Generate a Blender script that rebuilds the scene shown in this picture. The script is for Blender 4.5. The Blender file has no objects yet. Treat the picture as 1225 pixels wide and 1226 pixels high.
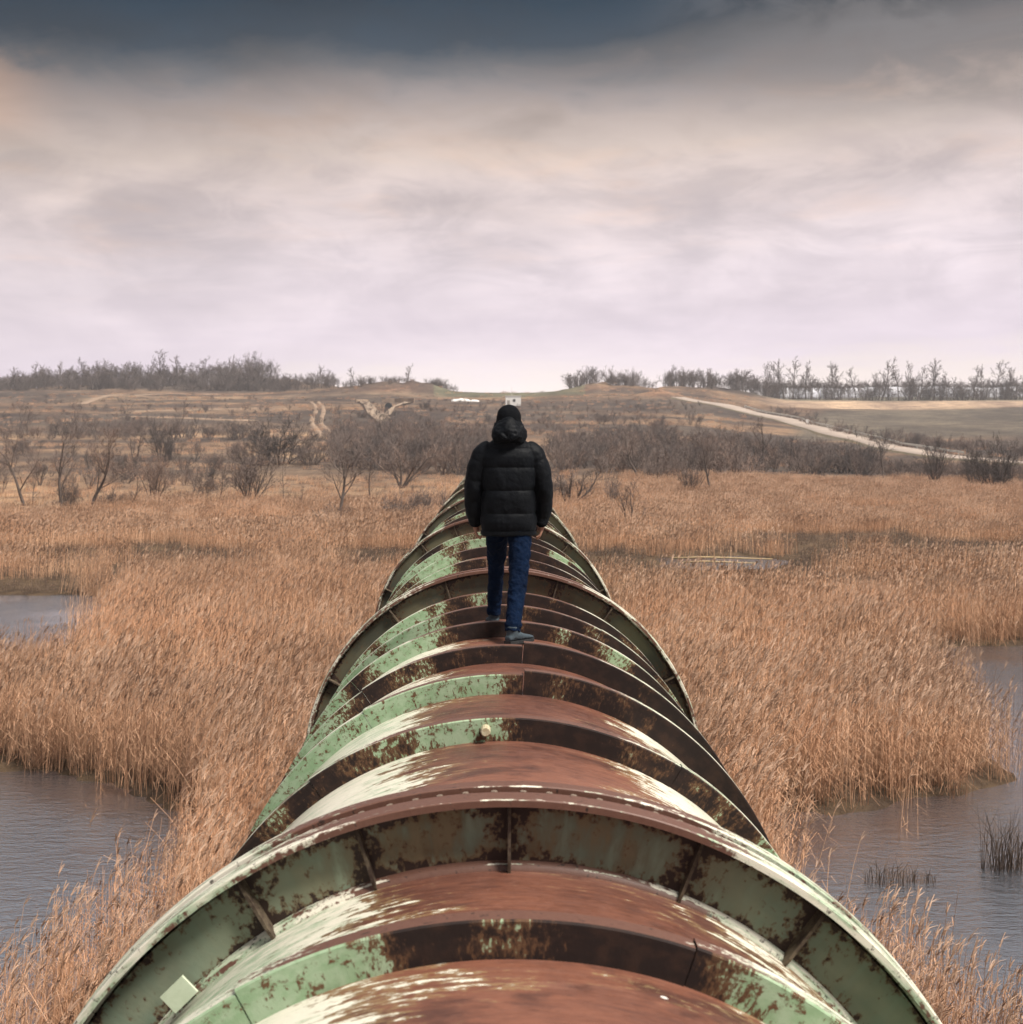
import bpy, bmesh, math, random
import numpy as np
from mathutils import Vector, Matrix

S = bpy.context.scene
COL = S.collection
F, VX, VY, CZ = 1500.0, 598.0, 517.0, 7.5     # focal length in photo pixels, vanishing point of the pipe, eye height

# ------------------------------------------------------------------ camera
cd = bpy.data.cameras.new('camera'); cam = bpy.data.objects.new('camera', cd); COL.objects.link(cam)
cam.location = (0, 0, CZ); cam.rotation_euler = (math.radians(90), 0, 0)
cd.sensor_width = 36; cd.sensor_fit = 'HORIZONTAL'; cd.lens = F / 1225 * 36
cd.shift_x = (612.5 - VX) / 1225; cd.shift_y = -(613 - VY) / 1225
cd.clip_start = 0.05; cd.clip_end = 6000
cd.dof.use_dof = True; cd.dof.focus_distance = 10.2; cd.dof.aperture_fstop = 4.6
S.camera = cam

# ------------------------------------------------------------------ node helper
class NT:
    def __init__(s, nt): s.nt = nt; s.N = nt.nodes; s.L = nt.links
    def put(s, sock, v):
        if v is None: return
        if isinstance(v, bpy.types.NodeSocket): s.L.new(v, sock)
        else:
            if isinstance(v, tuple) and len(v) == 3 and sock.type == 'RGBA': v = v + (1,)
            sock.default_value = v
    def attr(s, name):
        n = s.N.new('ShaderNodeAttribute'); n.attribute_name = name; return n
    def sep(s, v):
        n = s.N.new('ShaderNodeSeparateXYZ'); s.put(n.inputs[0], v); return n.outputs
    def comb(s, x=0., y=0., z=0.):
        n = s.N.new('ShaderNodeCombineXYZ')
        for i, v in enumerate((x, y, z)): s.put(n.inputs[i], v)
        return n.outputs[0]
    def m(s, op, a, b=None, c=None, clamp=False):
        n = s.N.new('ShaderNodeMath'); n.operation = op; n.use_clamp = clamp
        for i, v in enumerate((a, b, c)): s.put(n.inputs[i], v)
        return n.outputs[0]
    def vm(s, op, a, b=None):
        n = s.N.new('ShaderNodeVectorMath'); n.operation = op
        s.put(n.inputs[0], a); s.put(n.inputs[1], b); return n.outputs[0]
    def noise(s, vec, scale=1., detail=3., rough=.55, dist=0.):
        n = s.N.new('ShaderNodeTexNoise'); s.put(n.inputs['Vector'], vec)
        n.inputs['Scale'].default_value = scale; n.inputs['Detail'].default_value = detail
        n.inputs['Roughness'].default_value = rough; n.inputs['Distortion'].default_value = dist
        return n.outputs[0]
    def mr(s, v, a, b, c=0., d=1., smooth=True):
        n = s.N.new('ShaderNodeMapRange'); n.interpolation_type = 'SMOOTHSTEP' if smooth else 'LINEAR'
        for i, q in enumerate((v, a, b, c, d)): s.put(n.inputs[i], q)
        return n.outputs[0]
    def mix(s, f, a, b, blend='MIX'):
        n = s.N.new('ShaderNodeMix'); n.data_type = 'RGBA'; n.blend_type = blend; n.clamp_factor = True
        s.put(n.inputs[0], f); s.put(n.inputs[6], a); s.put(n.inputs[7], b); return n.outputs[2]
    def ramp(s, f, stops):
        n = s.N.new('ShaderNodeValToRGB'); e = n.color_ramp.elements
        while len(e) < len(stops): e.new(0.5)
        for k, (p, c) in zip(e, stops): k.position = p; k.color = tuple(c) + (1,)
        s.put(n.inputs[0], f); return n.outputs[0]
    def bump(s, h, strength=.3, dist=.01):
        n = s.N.new('ShaderNodeBump'); n.inputs['Strength'].default_value = strength
        n.inputs['Distance'].default_value = dist; s.put(n.inputs['Height'], h); return n.outputs[0]

# ------------------------------------------------------------------ world: sky with a cloud deck
W = bpy.data.worlds.new('World'); S.world = W; W.use_nodes = True
SUN_EL, SUN_AZ = math.radians(57), math.radians(124)    # azimuth clockwise from +Y (the pipe's direction)
t = NT(W.node_tree); t.N.clear()
out = t.N.new('ShaderNodeOutputWorld'); bg = t.N.new('ShaderNodeBackground')
tc = t.N.new('ShaderNodeTexCoord')
sky = t.N.new('ShaderNodeTexSky'); sky.sky_type = 'NISHITA'; sky.sun_disc = False
sky.sun_elevation = SUN_EL; sky.sun_rotation = SUN_AZ
dv = t.vm('NORMALIZE', tc.outputs['Generated']); dx, dy, dz = t.sep(dv)[0:3]
el = t.m('ABSOLUTE', dz)
iz = t.m('DIVIDE', 1.0, t.m('ADD', el, 0.045))
cp = t.comb(t.m('MULTIPLY', dx, iz), t.m('MULTIPLY', dy, iz), 0.)          # position on the flat cloud deck
big = t.noise(cp, .55, 3., .5, .3)
det = t.noise(t.vm('ADD', cp, (7.3, 2.1, 3.)), 1.7, 6., .55, .25)
soft = t.noise(t.comb(t.m('MULTIPLY', dx, 5.), t.m('MULTIPLY', dy, 5.), t.m('MULTIPLY', el, 15.)), 1., 5., .52, .5)
# warped elevation: ragged, uneven lower edge of the heavy deck
we = t.m('ADD', el, t.m('MULTIPLY', t.m('SUBTRACT', big, .5), .022))
we = t.m('ADD', we, t.m('MULTIPLY', t.m('SUBTRACT', det, .5), .035))
we = t.m('ADD', we, t.m('MULTIPLY', t.m('SUBTRACT', soft, .5), .04))
fluf = t.noise(t.comb(t.m('MULTIPLY', dx, 11.), t.m('MULTIPLY', dy, 11.), t.m('MULTIPLY', el, 26.)), 1., 8., .60, .6)
we = t.m('ADD', we, t.m('MULTIPLY', t.m('SUBTRACT', fluf, .5), .05))
we = t.m('SUBTRACT', we, t.m('MULTIPLY', t.mr(dx, .05, .45), .018))
we = t.m('ADD', we, t.m('MULTIPLY', t.mr(dx, -.08, -.36), .022))
base = t.ramp(t.m('MULTIPLY', we, 2.0), [
    (0.0, (.80, .70, .65)), (.05, (.68, .595, .575)), (.12, (.545, .475, .53)), (.26, (.51, .445, .47)),
    (.40, (.44, .368, .35)), (.45, (.38, .315, .285)), (.495, (.30, .25, .23)), (.53, (.205, .18, .175)), (.565, (.105, .103, .108)), (.605, (.036, .046, .059)), (.68, (.014, .026, .040)),
    (.80, (.05, .064, .084)), (1.0, (.26, .26, .27))])
tex = t.mr(soft, .30, .70, .82, 1.15)
tex = t.m('MULTIPLY', tex, t.mr(fluf, .35, .66, .86, 1.09))
tex = t.m('MULTIPLY', tex, t.mr(det, .25, .75, .93, 1.07))
warm = t.mr(det, .5, .72, 0., .35)
cl = t.mix(t.m('MULTIPLY', warm, t.mr(we, .1, .2)), base, t.mix(1., base, (1.16, .98, .82), 'MULTIPLY'))
peach = t.m('MULTIPLY', t.mr(dx, -.30, -.42), t.m('MULTIPLY', t.mr(we, .215, .262), t.mr(we, .292, .272)))
cl = t.mix(t.m('MULTIPLY', peach, .8), cl, (.46, .285, .19))
grey = t.m('MULTIPLY', t.mr(dx, .08, .30), t.m('MULTIPLY', t.mr(el, .20, .28), t.mr(fluf, .36, .56)))
cl = t.mix(t.m('MULTIPLY', grey, .75), cl, (.15, .14, .14))
tex = t.m('ADD', 1., t.m('MULTIPLY', t.m('SUBTRACT', tex, 1.), t.mr(el, .05, .17, .30, 1.)))
cl = t.mix(1., cl, t.comb(tex, tex, tex), 'MULTIPLY')
glow = t.m('MULTIPLY', t.mr(t.m('ABSOLUTE', t.m('SUBTRACT', dx, .02)), .34, .0), t.mr(el, .085, .015))
cl = t.mix(t.m('MULTIPLY', glow, .6), cl, (.86, .76, .70))
cl = t.vm('SCALE', cl); t.N[-1].inputs['Scale'].default_value = 10.
skc = t.mix(.985, sky.outputs[0], cl)
t.L.new(skc, bg.inputs[0]); bg.inputs[1].default_value = .1
t.L.new(bg.outputs[0], out.inputs[0])

# ------------------------------------------------------------------ sun behind thin cloud
sl = bpy.data.lights.new('sun', 'SUN'); sl.energy = 3.9; sl.angle = math.radians(15); sl.color = (1, .93, .84)
so = bpy.data.objects.new('sun', sl); COL.objects.link(so)
sd = Vector((math.sin(SUN_AZ) * math.cos(SUN_EL), math.cos(SUN_AZ) * math.cos(SUN_EL), math.sin(SUN_EL)))
so.rotation_euler = sd.to_track_quat('Z', 'Y').to_euler(); so.location = (40, -20, 60)

vs = S.view_settings; vs.view_transform = 'Standard'; vs.look = 'None'; vs.exposure = 0.75; vs.gamma = 1.0; vs.use_curve_mapping = False
S.cycles.use_denoising = True; S.cycles.use_adaptive_sampling = True; S.cycles.adaptive_threshold = .02
S.cycles.max_bounces = 5; S.cycles.diffuse_bounces = 1; S.cycles.glossy_bounces = 3; S.cycles.transmission_bounces = 3
S.cycles.volume_bounces = 0; S.cycles.transparent_max_bounces = 4
S.cycles.caustics_reflective = False; S.cycles.caustics_refractive = False

# ------------------------------------------------------------------ helpers
rng = random.Random(11); nr = np.random.default_rng(5)

def tag(o, label=None, cat=None, group=None, kind=None):
    if label: o['label'] = label
    if cat: o['category'] = cat
    if group: o['group'] = group
    if kind: o['kind'] = kind
    return o
def link(name, me, mat=None, parent=None, smooth=False):
    o = bpy.data.objects.new(name, me); COL.objects.link(o)
    if mat is not None:
        for q in (mat if isinstance(mat, (list, tuple)) else [mat]): me.materials.append(q)
    if smooth: me.polygons.foreach_set('use_smooth', [True] * len(me.polygons))
    if parent is not None: o.parent = parent
    return o
def mesh(name, v, f):
    me = bpy.data.meshes.new(name); me.from_pydata([tuple(p) for p in v], [], f); me.update(); return me
def empty(name, loc=(0, 0, 0)):
    o = bpy.data.objects.new(name, None); COL.objects.link(o); o.location = loc; o.empty_display_size = .2; return o
def boxv(c, s, rz=0.):
    x, y, z = s[0] / 2, s[1] / 2, s[2] / 2; ca, sa = math.cos(rz), math.sin(rz)
    v = []
    for dz_ in (-z, z):
        for a, b in ((-x, -y), (x, -y), (x, y), (-x, y)):
            v.append((c[0] + a * ca - b * sa, c[1] + a * sa + b * ca, c[2] + dz_))
    return v, [(0, 3, 2, 1), (4, 5, 6, 7), (0, 1, 5, 4), (1, 2, 6, 5), (2, 3, 7, 6), (3, 0, 4, 7)]
class MB:
    def __init__(s): s.v = []; s.f = []
    def add(s, v, f):
        b = len(s.v); s.v += [tuple(p) for p in v]; s.f += [tuple(i + b for i in q) for q in f]; return s
    def box(s, c, d, rz=0.): return s.add(*boxv(c, d, rz))
    def tube(s, pts, rad, n=6, cap=True):
        pts = [Vector(p) for p in pts]; rings = []; ref = None
        for i, p in enumerate(pts):
            d = (pts[min(i + 1, len(pts) - 1)] - pts[max(i - 1, 0)])
            d = d.normalized() if d.length > 1e-9 else Vector((0, 0, 1))
            if ref is None:
                ref = d.orthogonal().normalized()
            a = (ref - d * ref.dot(d)); a = a.normalized() if a.length > 1e-6 else d.orthogonal().normalized()
            ref = a; b = d.cross(a); r = rad[i] if isinstance(rad, (list, tuple)) else rad
            rings.append([p + (a * math.cos(2 * math.pi * k / n) + b * math.sin(2 * math.pi * k / n)) * r for k in range(n)])
        return s.loft(rings, cap)
    def loft(s, rings, cap=True):
        n = len(rings[0]); v = [p for r in rings for p in r]; f = []
        for i in range(len(rings) - 1):
            for k in range(n):
                f.append((i * n + k, i * n + (k + 1) % n, (i + 1) * n + (k + 1) % n, (i + 1) * n + k))
        if cap:
            f.append(tuple(range(n))[::-1]); f.append(tuple((len(rings) - 1) * n + k for k in range(n)))
        return s.add(v, f)
    def mesh(s, name): return mesh(name, s.v, s.f)
    def build(s, name, mat, parent=None, smooth=False): return link(name, s.mesh(name), mat, parent, smooth)

def _hash(ix, iy, seed):
    h = np.sin(ix * 127.1 + iy * 311.7 + seed * 74.7) * 43758.5453
    return h - np.floor(h)
def vnoise(x, y, seed=0):
    x = np.asarray(x, float); y = np.asarray(y, float)
    ix, iy = np.floor(x), np.floor(y); fx, fy = x - ix, y - iy
    fx = fx * fx * (3 - 2 * fx); fy = fy * fy * (3 - 2 * fy)
    a, b = _hash(ix, iy, seed), _hash(ix + 1, iy, seed); c, d = _hash(ix, iy + 1, seed), _hash(ix + 1, iy + 1, seed)
    return (a * (1 - fx) + b * fx) * (1 - fy) + (c * (1 - fx) + d * fx) * fy
def fbm(x, y, seed=0, o=3):
    s, a, w = 0, .5, 0
    for k in range(o): s = s + a * vnoise(x * 2 ** k, y * 2 ** k, seed + k); w += a; a *= .5
    return s / w
def sst(a, b, t_):
    q = np.clip((np.asarray(t_, float) - a) / (b - a), 0, 1); return q * q * (3 - 2 * q)

# ------------------------------------------------------------------ terrain function
POND_NEAR = [(-60, 5), (-60, 28.9), (-20, 28.2), (-11.2, 27.9), (-8, 26.6), (-6.9, 25.6), (-5.6, 24.0), (-5.1, 22), (-5.0, 19.5), (-5.2, 17.8), (-5.9, 15.8), (-6.1, 12.2), (-5.2, 9.5), (-5.2, 5)]
POND_RIGHT = [(4.3, 22.9), (4.9, 24.1), (7.3, 24.6), (10.2, 26.4), (11.2, 27.2), (11.5, 30), (11.9, 36), (13.0, 42.6), (15.0, 43.2), (17, 43.8), (60, 45.5), (60, 5), (7.6, 5), (7.0, 10),
    (6.0, 13), (4.9, 15.6), (4.3, 18.), (4.1, 20.5)]
POND_FAR = [(-90, 58.5), (-23, 57.7), (-19, 57.4), (-16.2, 56), (-15.2, 50), (-13.6, 41), (-13.6, 39.6), (-16, 38.), (-90, 36)]
POOL_MID = [(9.0, 74), (12, 75.6), (16, 75), (16.6, 71.5), (15, 68.2), (11, 67.2), (9.2, 69)]
STRIP = [(27, 67.5), (40, 69.5), (60, 70), (60, 66), (40, 65.2), (29, 64.8)]
def poly_sd(x, y, P):
    """signed distance, negative inside"""
    x = np.asarray(x, float); y = np.asarray(y, float)
    d = np.full(x.shape, 1e9); ins = np.zeros(x.shape, bool)
    n = len(P)
    for i in range(n):
        ax, ay = P[i]; bx, by = P[(i + 1) % n]
        ex, ey = bx - ax, by - ay; wx, wy = x - ax, y - ay
        tt = np.clip((wx * ex + wy * ey) / (ex * ex + ey * ey), 0, 1)
        d = np.minimum(d, (wx - ex * tt) ** 2 + (wy - ey * tt) ** 2)
        c = ((ay > y) != (by > y)) & (x < (bx - ax) * (y - ay) / (by - ay + 1e-12) + ax)
        ins ^= c
    d = np.sqrt(d); return np.where(ins, -d, d)
def pond_sd(x, y):
    w = (fbm(x * .7, y * .7, 3) - .5) * 1.4
    return np.minimum.reduce([poly_sd(x, y, P) for P in (POND_NEAR, POND_RIGHT, POND_FAR, POOL_MID, STRIP)]) + w
CEN = np.array([(-400, .1), (0, .08), (110, .08), (150, .5), (200, 1.6), (300, 6), (400, 13), (500, 19.8), (570, 24.8), (600, 26.2), (640, 26.6), (1400, 27)])
RGT = np.array([(-400, .1), (0, .08), (175, .08), (250, 1.0), (354, 6.5), (450, 11.6), (560, 18.2), (600, 22.5), (640, 24.5), (700, 26.5), (1400, 28)])
BUMPS = [(455, 590, 3.8, 22, 30), (505, 585, 3.0, 14, 20), (330, 680, 9., 30, 40), (400, 640, 4., 30, 40), (700, 590, 2.4, 14, 24), (745, 585, 3.2, 18, 26),
         (790, 520, 3.4, 10, 14), (820, 600, 2.5, 20, 30), (60, 660, 3., 60, 40), (200, 650, 4., 50, 40), (870, 610, 2.4, 18, 30)]
def gz(x, y, ponds=False):
    x = np.asarray(x, float); y = np.asarray(y, float)
    u = x / np.maximum(y, 40.)
    w = sst(.13, .26, u)
    z = np.interp(y, CEN[:, 0], CEN[:, 1]) * (1 - w) + np.interp(y, RGT[:, 0], RGT[:, 1]) * w
    far = sst(120, 330, y)
    z = z + far * (fbm(x / 45, y / 45, 9) - .5) * 2.6 * (1 - .75 * sst(560, 600, y) * (np.abs(u - .006) < .06))
    z = z + sst(60, 140, y) * (fbm(x / 12, y / 12, 21) - .5) * .35
    for px, D, a, sx, sy in BUMPS:
        cx = (px - VX) / F * D
        z = z + a * np.exp(-((x - cx) / sx) ** 2 - ((y - D) / sy) ** 2) * (.35 + 1.1 * fbm(x / 9, y / 9, 65))
    if ponds:
        s = pond_sd(x, y); z = np.where(y < 110, np.where(s < 1.2, np.clip(s * .45, -.9, .1), z), z)
    return z
def X(px, D): return (px - VX) / F * D
def Zp(py, D): return CZ - (py - VY) / F * D
_Ds = np.concatenate([np.arange(12, 130, .5), np.arange(130, 760, 1.)])
def hit(px, py):
    """first point of the ground seen at this place of the photo -> (x, D, z)"""
    xs = (px - VX) / F * _Ds; zr = CZ - (py - VY) / F * _Ds
    g = gz(xs, _Ds); k = np.argmax(g >= zr)
    if g[k] < zr[k]: k = len(_Ds) - 1
    D = float(_Ds[k]); x = (px - VX) / F * D
    return x, D, float(gz(x, D))

# ------------------------------------------------------------------ materials
def principled(name, color=(.5, .5, .5), rough=.6, metal=0., spec=.5):
    m = bpy.data.materials.new(name); m.use_nodes = True; n = NT(m.node_tree)
    b = n.N['Principled BSDF']; b.inputs['Base Color'].default_value = tuple(color) + (1,)
    b.inputs['Roughness'].default_value = rough; b.inputs['Metallic'].default_value = metal
    b.inputs['Specular IOR Level'].default_value = spec
    return m, n, b
def pos(n): return n.N.new('ShaderNodeNewGeometry').outputs['Position']

def varied(name, c1, c2, scale, rough=.8, bump=0., detail=4., spec=.3, dist=.01):
    m, n, b = principled(name, c1, rough, 0, spec)
    tc_ = n.N.new('ShaderNodeTexCoord').outputs['Object']
    f = n.noise(tc_, scale, detail, .6); f2 = n.noise(tc_, scale * 5, 3., .6)
    ff = n.mr(n.m('ADD', n.m('MULTIPLY', f, .7), n.m('MULTIPLY', f2, .3)), .35, .65)
    n.put(b.inputs['Base Color'], n.mix(ff, c1, c2))
    if bump: n.put(b.inputs['Normal'], n.bump(f2, bump, dist))
    return m

# ground: base colours stored per vertex as 'soil', broken up by noise
M_ground, n, b = principled('ground_soil', rough=.95, spec=.1)
p = pos(n); c = n.attr('soil').outputs['Color']
f = n.noise(p, 1.3, 6., .65); f2 = n.noise(p, .16, 4., .6); f3 = n.noise(n.vm('MULTIPLY', p, (1., .35, 1.)), .035, 4., .6)
k = n.m('MULTIPLY', n.mr(f, .25, .75, .62, 1.4), n.m('MULTIPLY', n.mr(f2, .25, .75, .68, 1.34), n.mr(f3, .3, .7, .72, 1.3)))
n.put(b.inputs['Base Color'], n.mix(1., c, n.comb(k, k, n.m('POWER', k, .85)), 'MULTIPLY'))
n.put(b.inputs['Normal'], n.bump(f, .8, .3))

M_water = bpy.data.materials.new('pond_water'); M_water.use_nodes = True; n = NT(M_water.node_tree); n.N.clear()
p = pos(n); o_ = n.N.new('ShaderNodeOutputMaterial'); df = n.N.new('ShaderNodeBsdfDiffuse'); gl = n.N.new('ShaderNodeBsdfGlossy'); mx = n.N.new('ShaderNodeMixShader'); fr = n.N.new('ShaderNodeFresnel')
w1 = n.noise(n.vm('MULTIPLY', p, (1., 2.4, 1.)), 2.2, 4., .6, .4); w2 = n.noise(n.vm('MULTIPLY', p, (1., 2.0, 1.)), 9., 3., .6)
cal = n.mr(n.noise(p, .16, 3.), .35, .65, .2, .8)
nm = n.bump(n.m('MULTIPLY', cal, n.m('ADD', w1, n.m('MULTIPLY', w2, .5))), .45, .12)
df.inputs[0].default_value = (.075, .085, .10, 1); gl.inputs[0].default_value = (.90, .94, 1.0, 1); gl.inputs['Roughness'].default_value = .05; fr.inputs['IOR'].default_value = 1.45
for k in (gl.inputs['Normal'], fr.inputs['Normal']): n.L.new(nm, k)
n.put(mx.inputs[0], n.m('ADD', n.m('MULTIPLY', fr.outputs[0], .32), .68)); n.L.new(df.outputs[0], mx.inputs[1]); n.L.new(gl.outputs[0], mx.inputs[2]); n.L.new(mx.outputs[0], o_.inputs[0])

def reedmat(name, c1, c2, c3, tr=.15):
    m = bpy.data.materials.new(name); m.use_nodes = True; n = NT(m.node_tree); n.N.clear()
    o = n.N.new('ShaderNodeOutputMaterial'); d = n.N.new('ShaderNodeBsdfDiffuse'); tl = n.N.new('ShaderNodeBsdfTranslucent'); mx = n.N.new('ShaderNodeMixShader')
    p = pos(n); oi = n.N.new('ShaderNodeObjectInfo').outputs['Random']
    a = n.noise(p, .11, 4., .6); a2 = n.noise(p, .5, 2.); fine = n.noise(p, 9., 2.)
    c = n.mix(n.mr(n.m('ADD', n.m('MULTIPLY', a, .65), n.m('MULTIPLY', a2, .35)), .36, .62), c1, c2)
    c = n.mix(n.mr(n.m('ADD', n.m('MULTIPLY', oi, .5), n.m('MULTIPLY', fine, .5)), .4, .75, 0., .75), c, c3)
    n.put(d.inputs[0], c); n.put(tl.inputs[0], c); mx.inputs[0].default_value = tr
    n.L.new(d.outputs[0], mx.inputs[1]); n.L.new(tl.outputs[0], mx.inputs[2]); n.L.new(mx.outputs[0], o.inputs[0]); return m
M_reed = reedmat('reed_stems', (.72, .405, .245), (.38, .22, .14), (.80, .52, .345))
M_plume = reedmat('reed_plumes', (.60, .40, .285), (.45, .295, .21), (.70, .50, .37))
M_sedge = reedmat('grey_sedge', (.15, .112, .09), (.21, .15, .115), (.12, .09, .075))
M_straw = reedmat('straw_grass', (.74, .43, .265), (.47, .28, .18), (.82, .54, .36))
M_bark = varied('bark', (.07, .054, .047), (.13, .10, .085), 6., .9, .5)
M_twig = varied('twigs', (.15, .115, .10), (.21, .16, .138), 2., .9)
M_twig_red = varied('rusty_twigs', (.24, .165, .13), (.19, .135, .11), 2., .9)
M_twig_dark = varied('dark_twigs', (.075, .062, .058), (.11, .09, .082), 2., .9)
M_twig_far = varied('distant_twigs', (.12, .098, .09), (.17, .135, .12), .4, .95)
M_road = varied('worn_asphalt', (.34, .275, .235), (.42, .345, .29), .15, .9)
M_verge = varied('road_verge', (.13, .115, .075), (.20, .155, .10), .4, .95)
M_track = varied('bare_earth', (.33, .235, .17), (.23, .16, .112), .3, .95)
M_gravel = varied('pale_concrete_rubble', (.38, .29, .22), (.26, .19, .135), .35, .95)
M_white = varied('whitewash', (.80, .79, .77), (.72, .70, .67), .8, .8)
M_dark = varied('dark_opening', (.02, .02, .022), (.035, .034, .035), 3., .7)
M_foil = varied('white_film', (.66, .66, .70), (.54, .54, .60), .08, .5)
M_galv = varied('galvanised_steel', (.62, .62, .58), (.5, .5, .47), 3., .45)
M_concrete = varied('cast_concrete', (.32, .30, .27), (.22, .20, .18), 1.2, .9, .3)
M_wood = varied('bleached_wood', (.50, .38, .22), (.40, .28, .15), 3., .85)

# ------------------------------------------------------------------ ground sheet
def axis(a, lo, hi, step, grow):
    out_ = list(np.arange(lo, hi + 1e-6, step)); s = step; q = out_[-1]
    while q < a[1]: s *= grow; q += s; out_.append(min(q, a[1]))
    s = step; q = out_[0]
    while q > a[0]: s *= grow; q -= s; out_.insert(0, max(q, a[0]))
    return np.array(out_)
gx = axis((-1000, 1000), -30, 30, .5, 1.045); gy = axis((-250, 1150), 4, 80, .5, 1.018)
GX, GY = np.meshgrid(gx, gy); GZ = gz(GX, GY, True)
nx, ny = len(gx), len(gy)
me = bpy.data.meshes.new('ground')
V = np.stack([GX, GY, GZ], -1).reshape(-1, 3)
idx = np.arange(nx * ny).reshape(ny, nx)
Q = np.stack([idx[:-1, :-1], idx[:-1, 1:], idx[1:, 1:], idx[1:, :-1]], -1).reshape(-1, 4)
me.vertices.add(len(V)); me.vertices.foreach_set('co', V.ravel())
me.loops.add(Q.size); me.loops.foreach_set('vertex_index', Q.ravel().astype(np.int32))
me.polygons.add(len(Q)); me.polygons.foreach_set('loop_start', np.arange(0, Q.size, 4, dtype=np.int32)); me.polygons.foreach_set('loop_total', np.full(len(Q), 4, np.int32))
me.update(calc_edges=True)
x, y = GX.ravel(), GY.ravel(); u = x / np.maximum(y, 40.)
def lerp(c, d, w): return c * (1 - w[:, None]) + np.array(d)[None, :] * w[:, None]
C = np.tile(np.array([.085, .058, .038]), (len(x), 1))
C = lerp(C, (.26, .17, .11), sst(75, 120, y))
hs = sst(140, 230, y); C = lerp(C, (.105, .077, .062), hs)
bands = fbm(x / 60, y / 14, 31); C = lerp(C, (.19, .125, .085), hs * sst(.5, .66, bands)); C = lerp(C, (.075, .06, .052), hs * sst(.52, .38, bands) * .8)
fld = sst(.23, .25, u - .00012 * (y - 400)) * sst(330, 350, y) * (1 - sst(545, 560, y)); C = lerp(C, (.11, .092, .074), fld * .95)
tan = sst(.2, .23, u) * sst(548, 556, y) * (1 - sst(588, 596, y)); C = lerp(C, (.35, .25, .18), tan)
C = lerp(C, (.12, .11, .085), sst(.19, .21, u) * sst(592, 600, y))
grn = sst(535, 560, y) * (np.abs(u - .008) < .06); C = lerp(C, (.13, .128, .085), grn * .85)
for px, D, sx, sy, w in ((790, 520, 9, 9, .9), (465, 565, 16, 10, .7), (300, 575, 30, 6, .6), (245, 590, 20, 6, .5), (715, 570, 14, 7, .6), (1000, 540, 30, 8, .3)):
    C = lerp(C, (.22, .115, .075), .6 * w * np.exp(-((x - X(px, D)) / sx) ** 2 - ((y - D) / sy) ** 2))
# field strips across the left slope
for (D0, w_, u0, u1, col, amt) in ((430, 6, -.30, -.17, (.38, .27, .19), .7), (305, 9, -.42, -.13, (.30, .20, .13), .8), (232, 8, -.34, -.12, (.32, .21, .135), .7), (520, 7, -.34, -.16, (.36, .25, .16), .6), (545, 8, -.32, -.05, (.27, .19, .13), .6)):
    yy = D0 + (fbm(x / 80, x * 0, 44) - .5) * 26
    C = lerp(C, col, amt * np.exp(-((y - yy) / w_) ** 2) * sst(u0 - .02, u0 + .02, u) * (1 - sst(u1 - .02, u1 + .02, u)))
ca = me.color_attributes.new('soil', 'FLOAT_COLOR', 'POINT')
ca.data.foreach_set('color', np.concatenate([np.clip(C, .01, .9), np.ones((len(x), 1))], 1).ravel())
tag(link('ground', me, M_ground, smooth=True), 'brown marsh and dry grass hillside of the valley', 'ground', kind='structure')

me = mesh('water', [(-120, -60, 0), (120, -60, 0), (120, 108, 0), (-120, 108, 0)], [(0, 1, 2, 3)])
tag(link('water', me, M_water), 'grey rippled pond water between the reeds', 'water', kind='structure')

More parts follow.
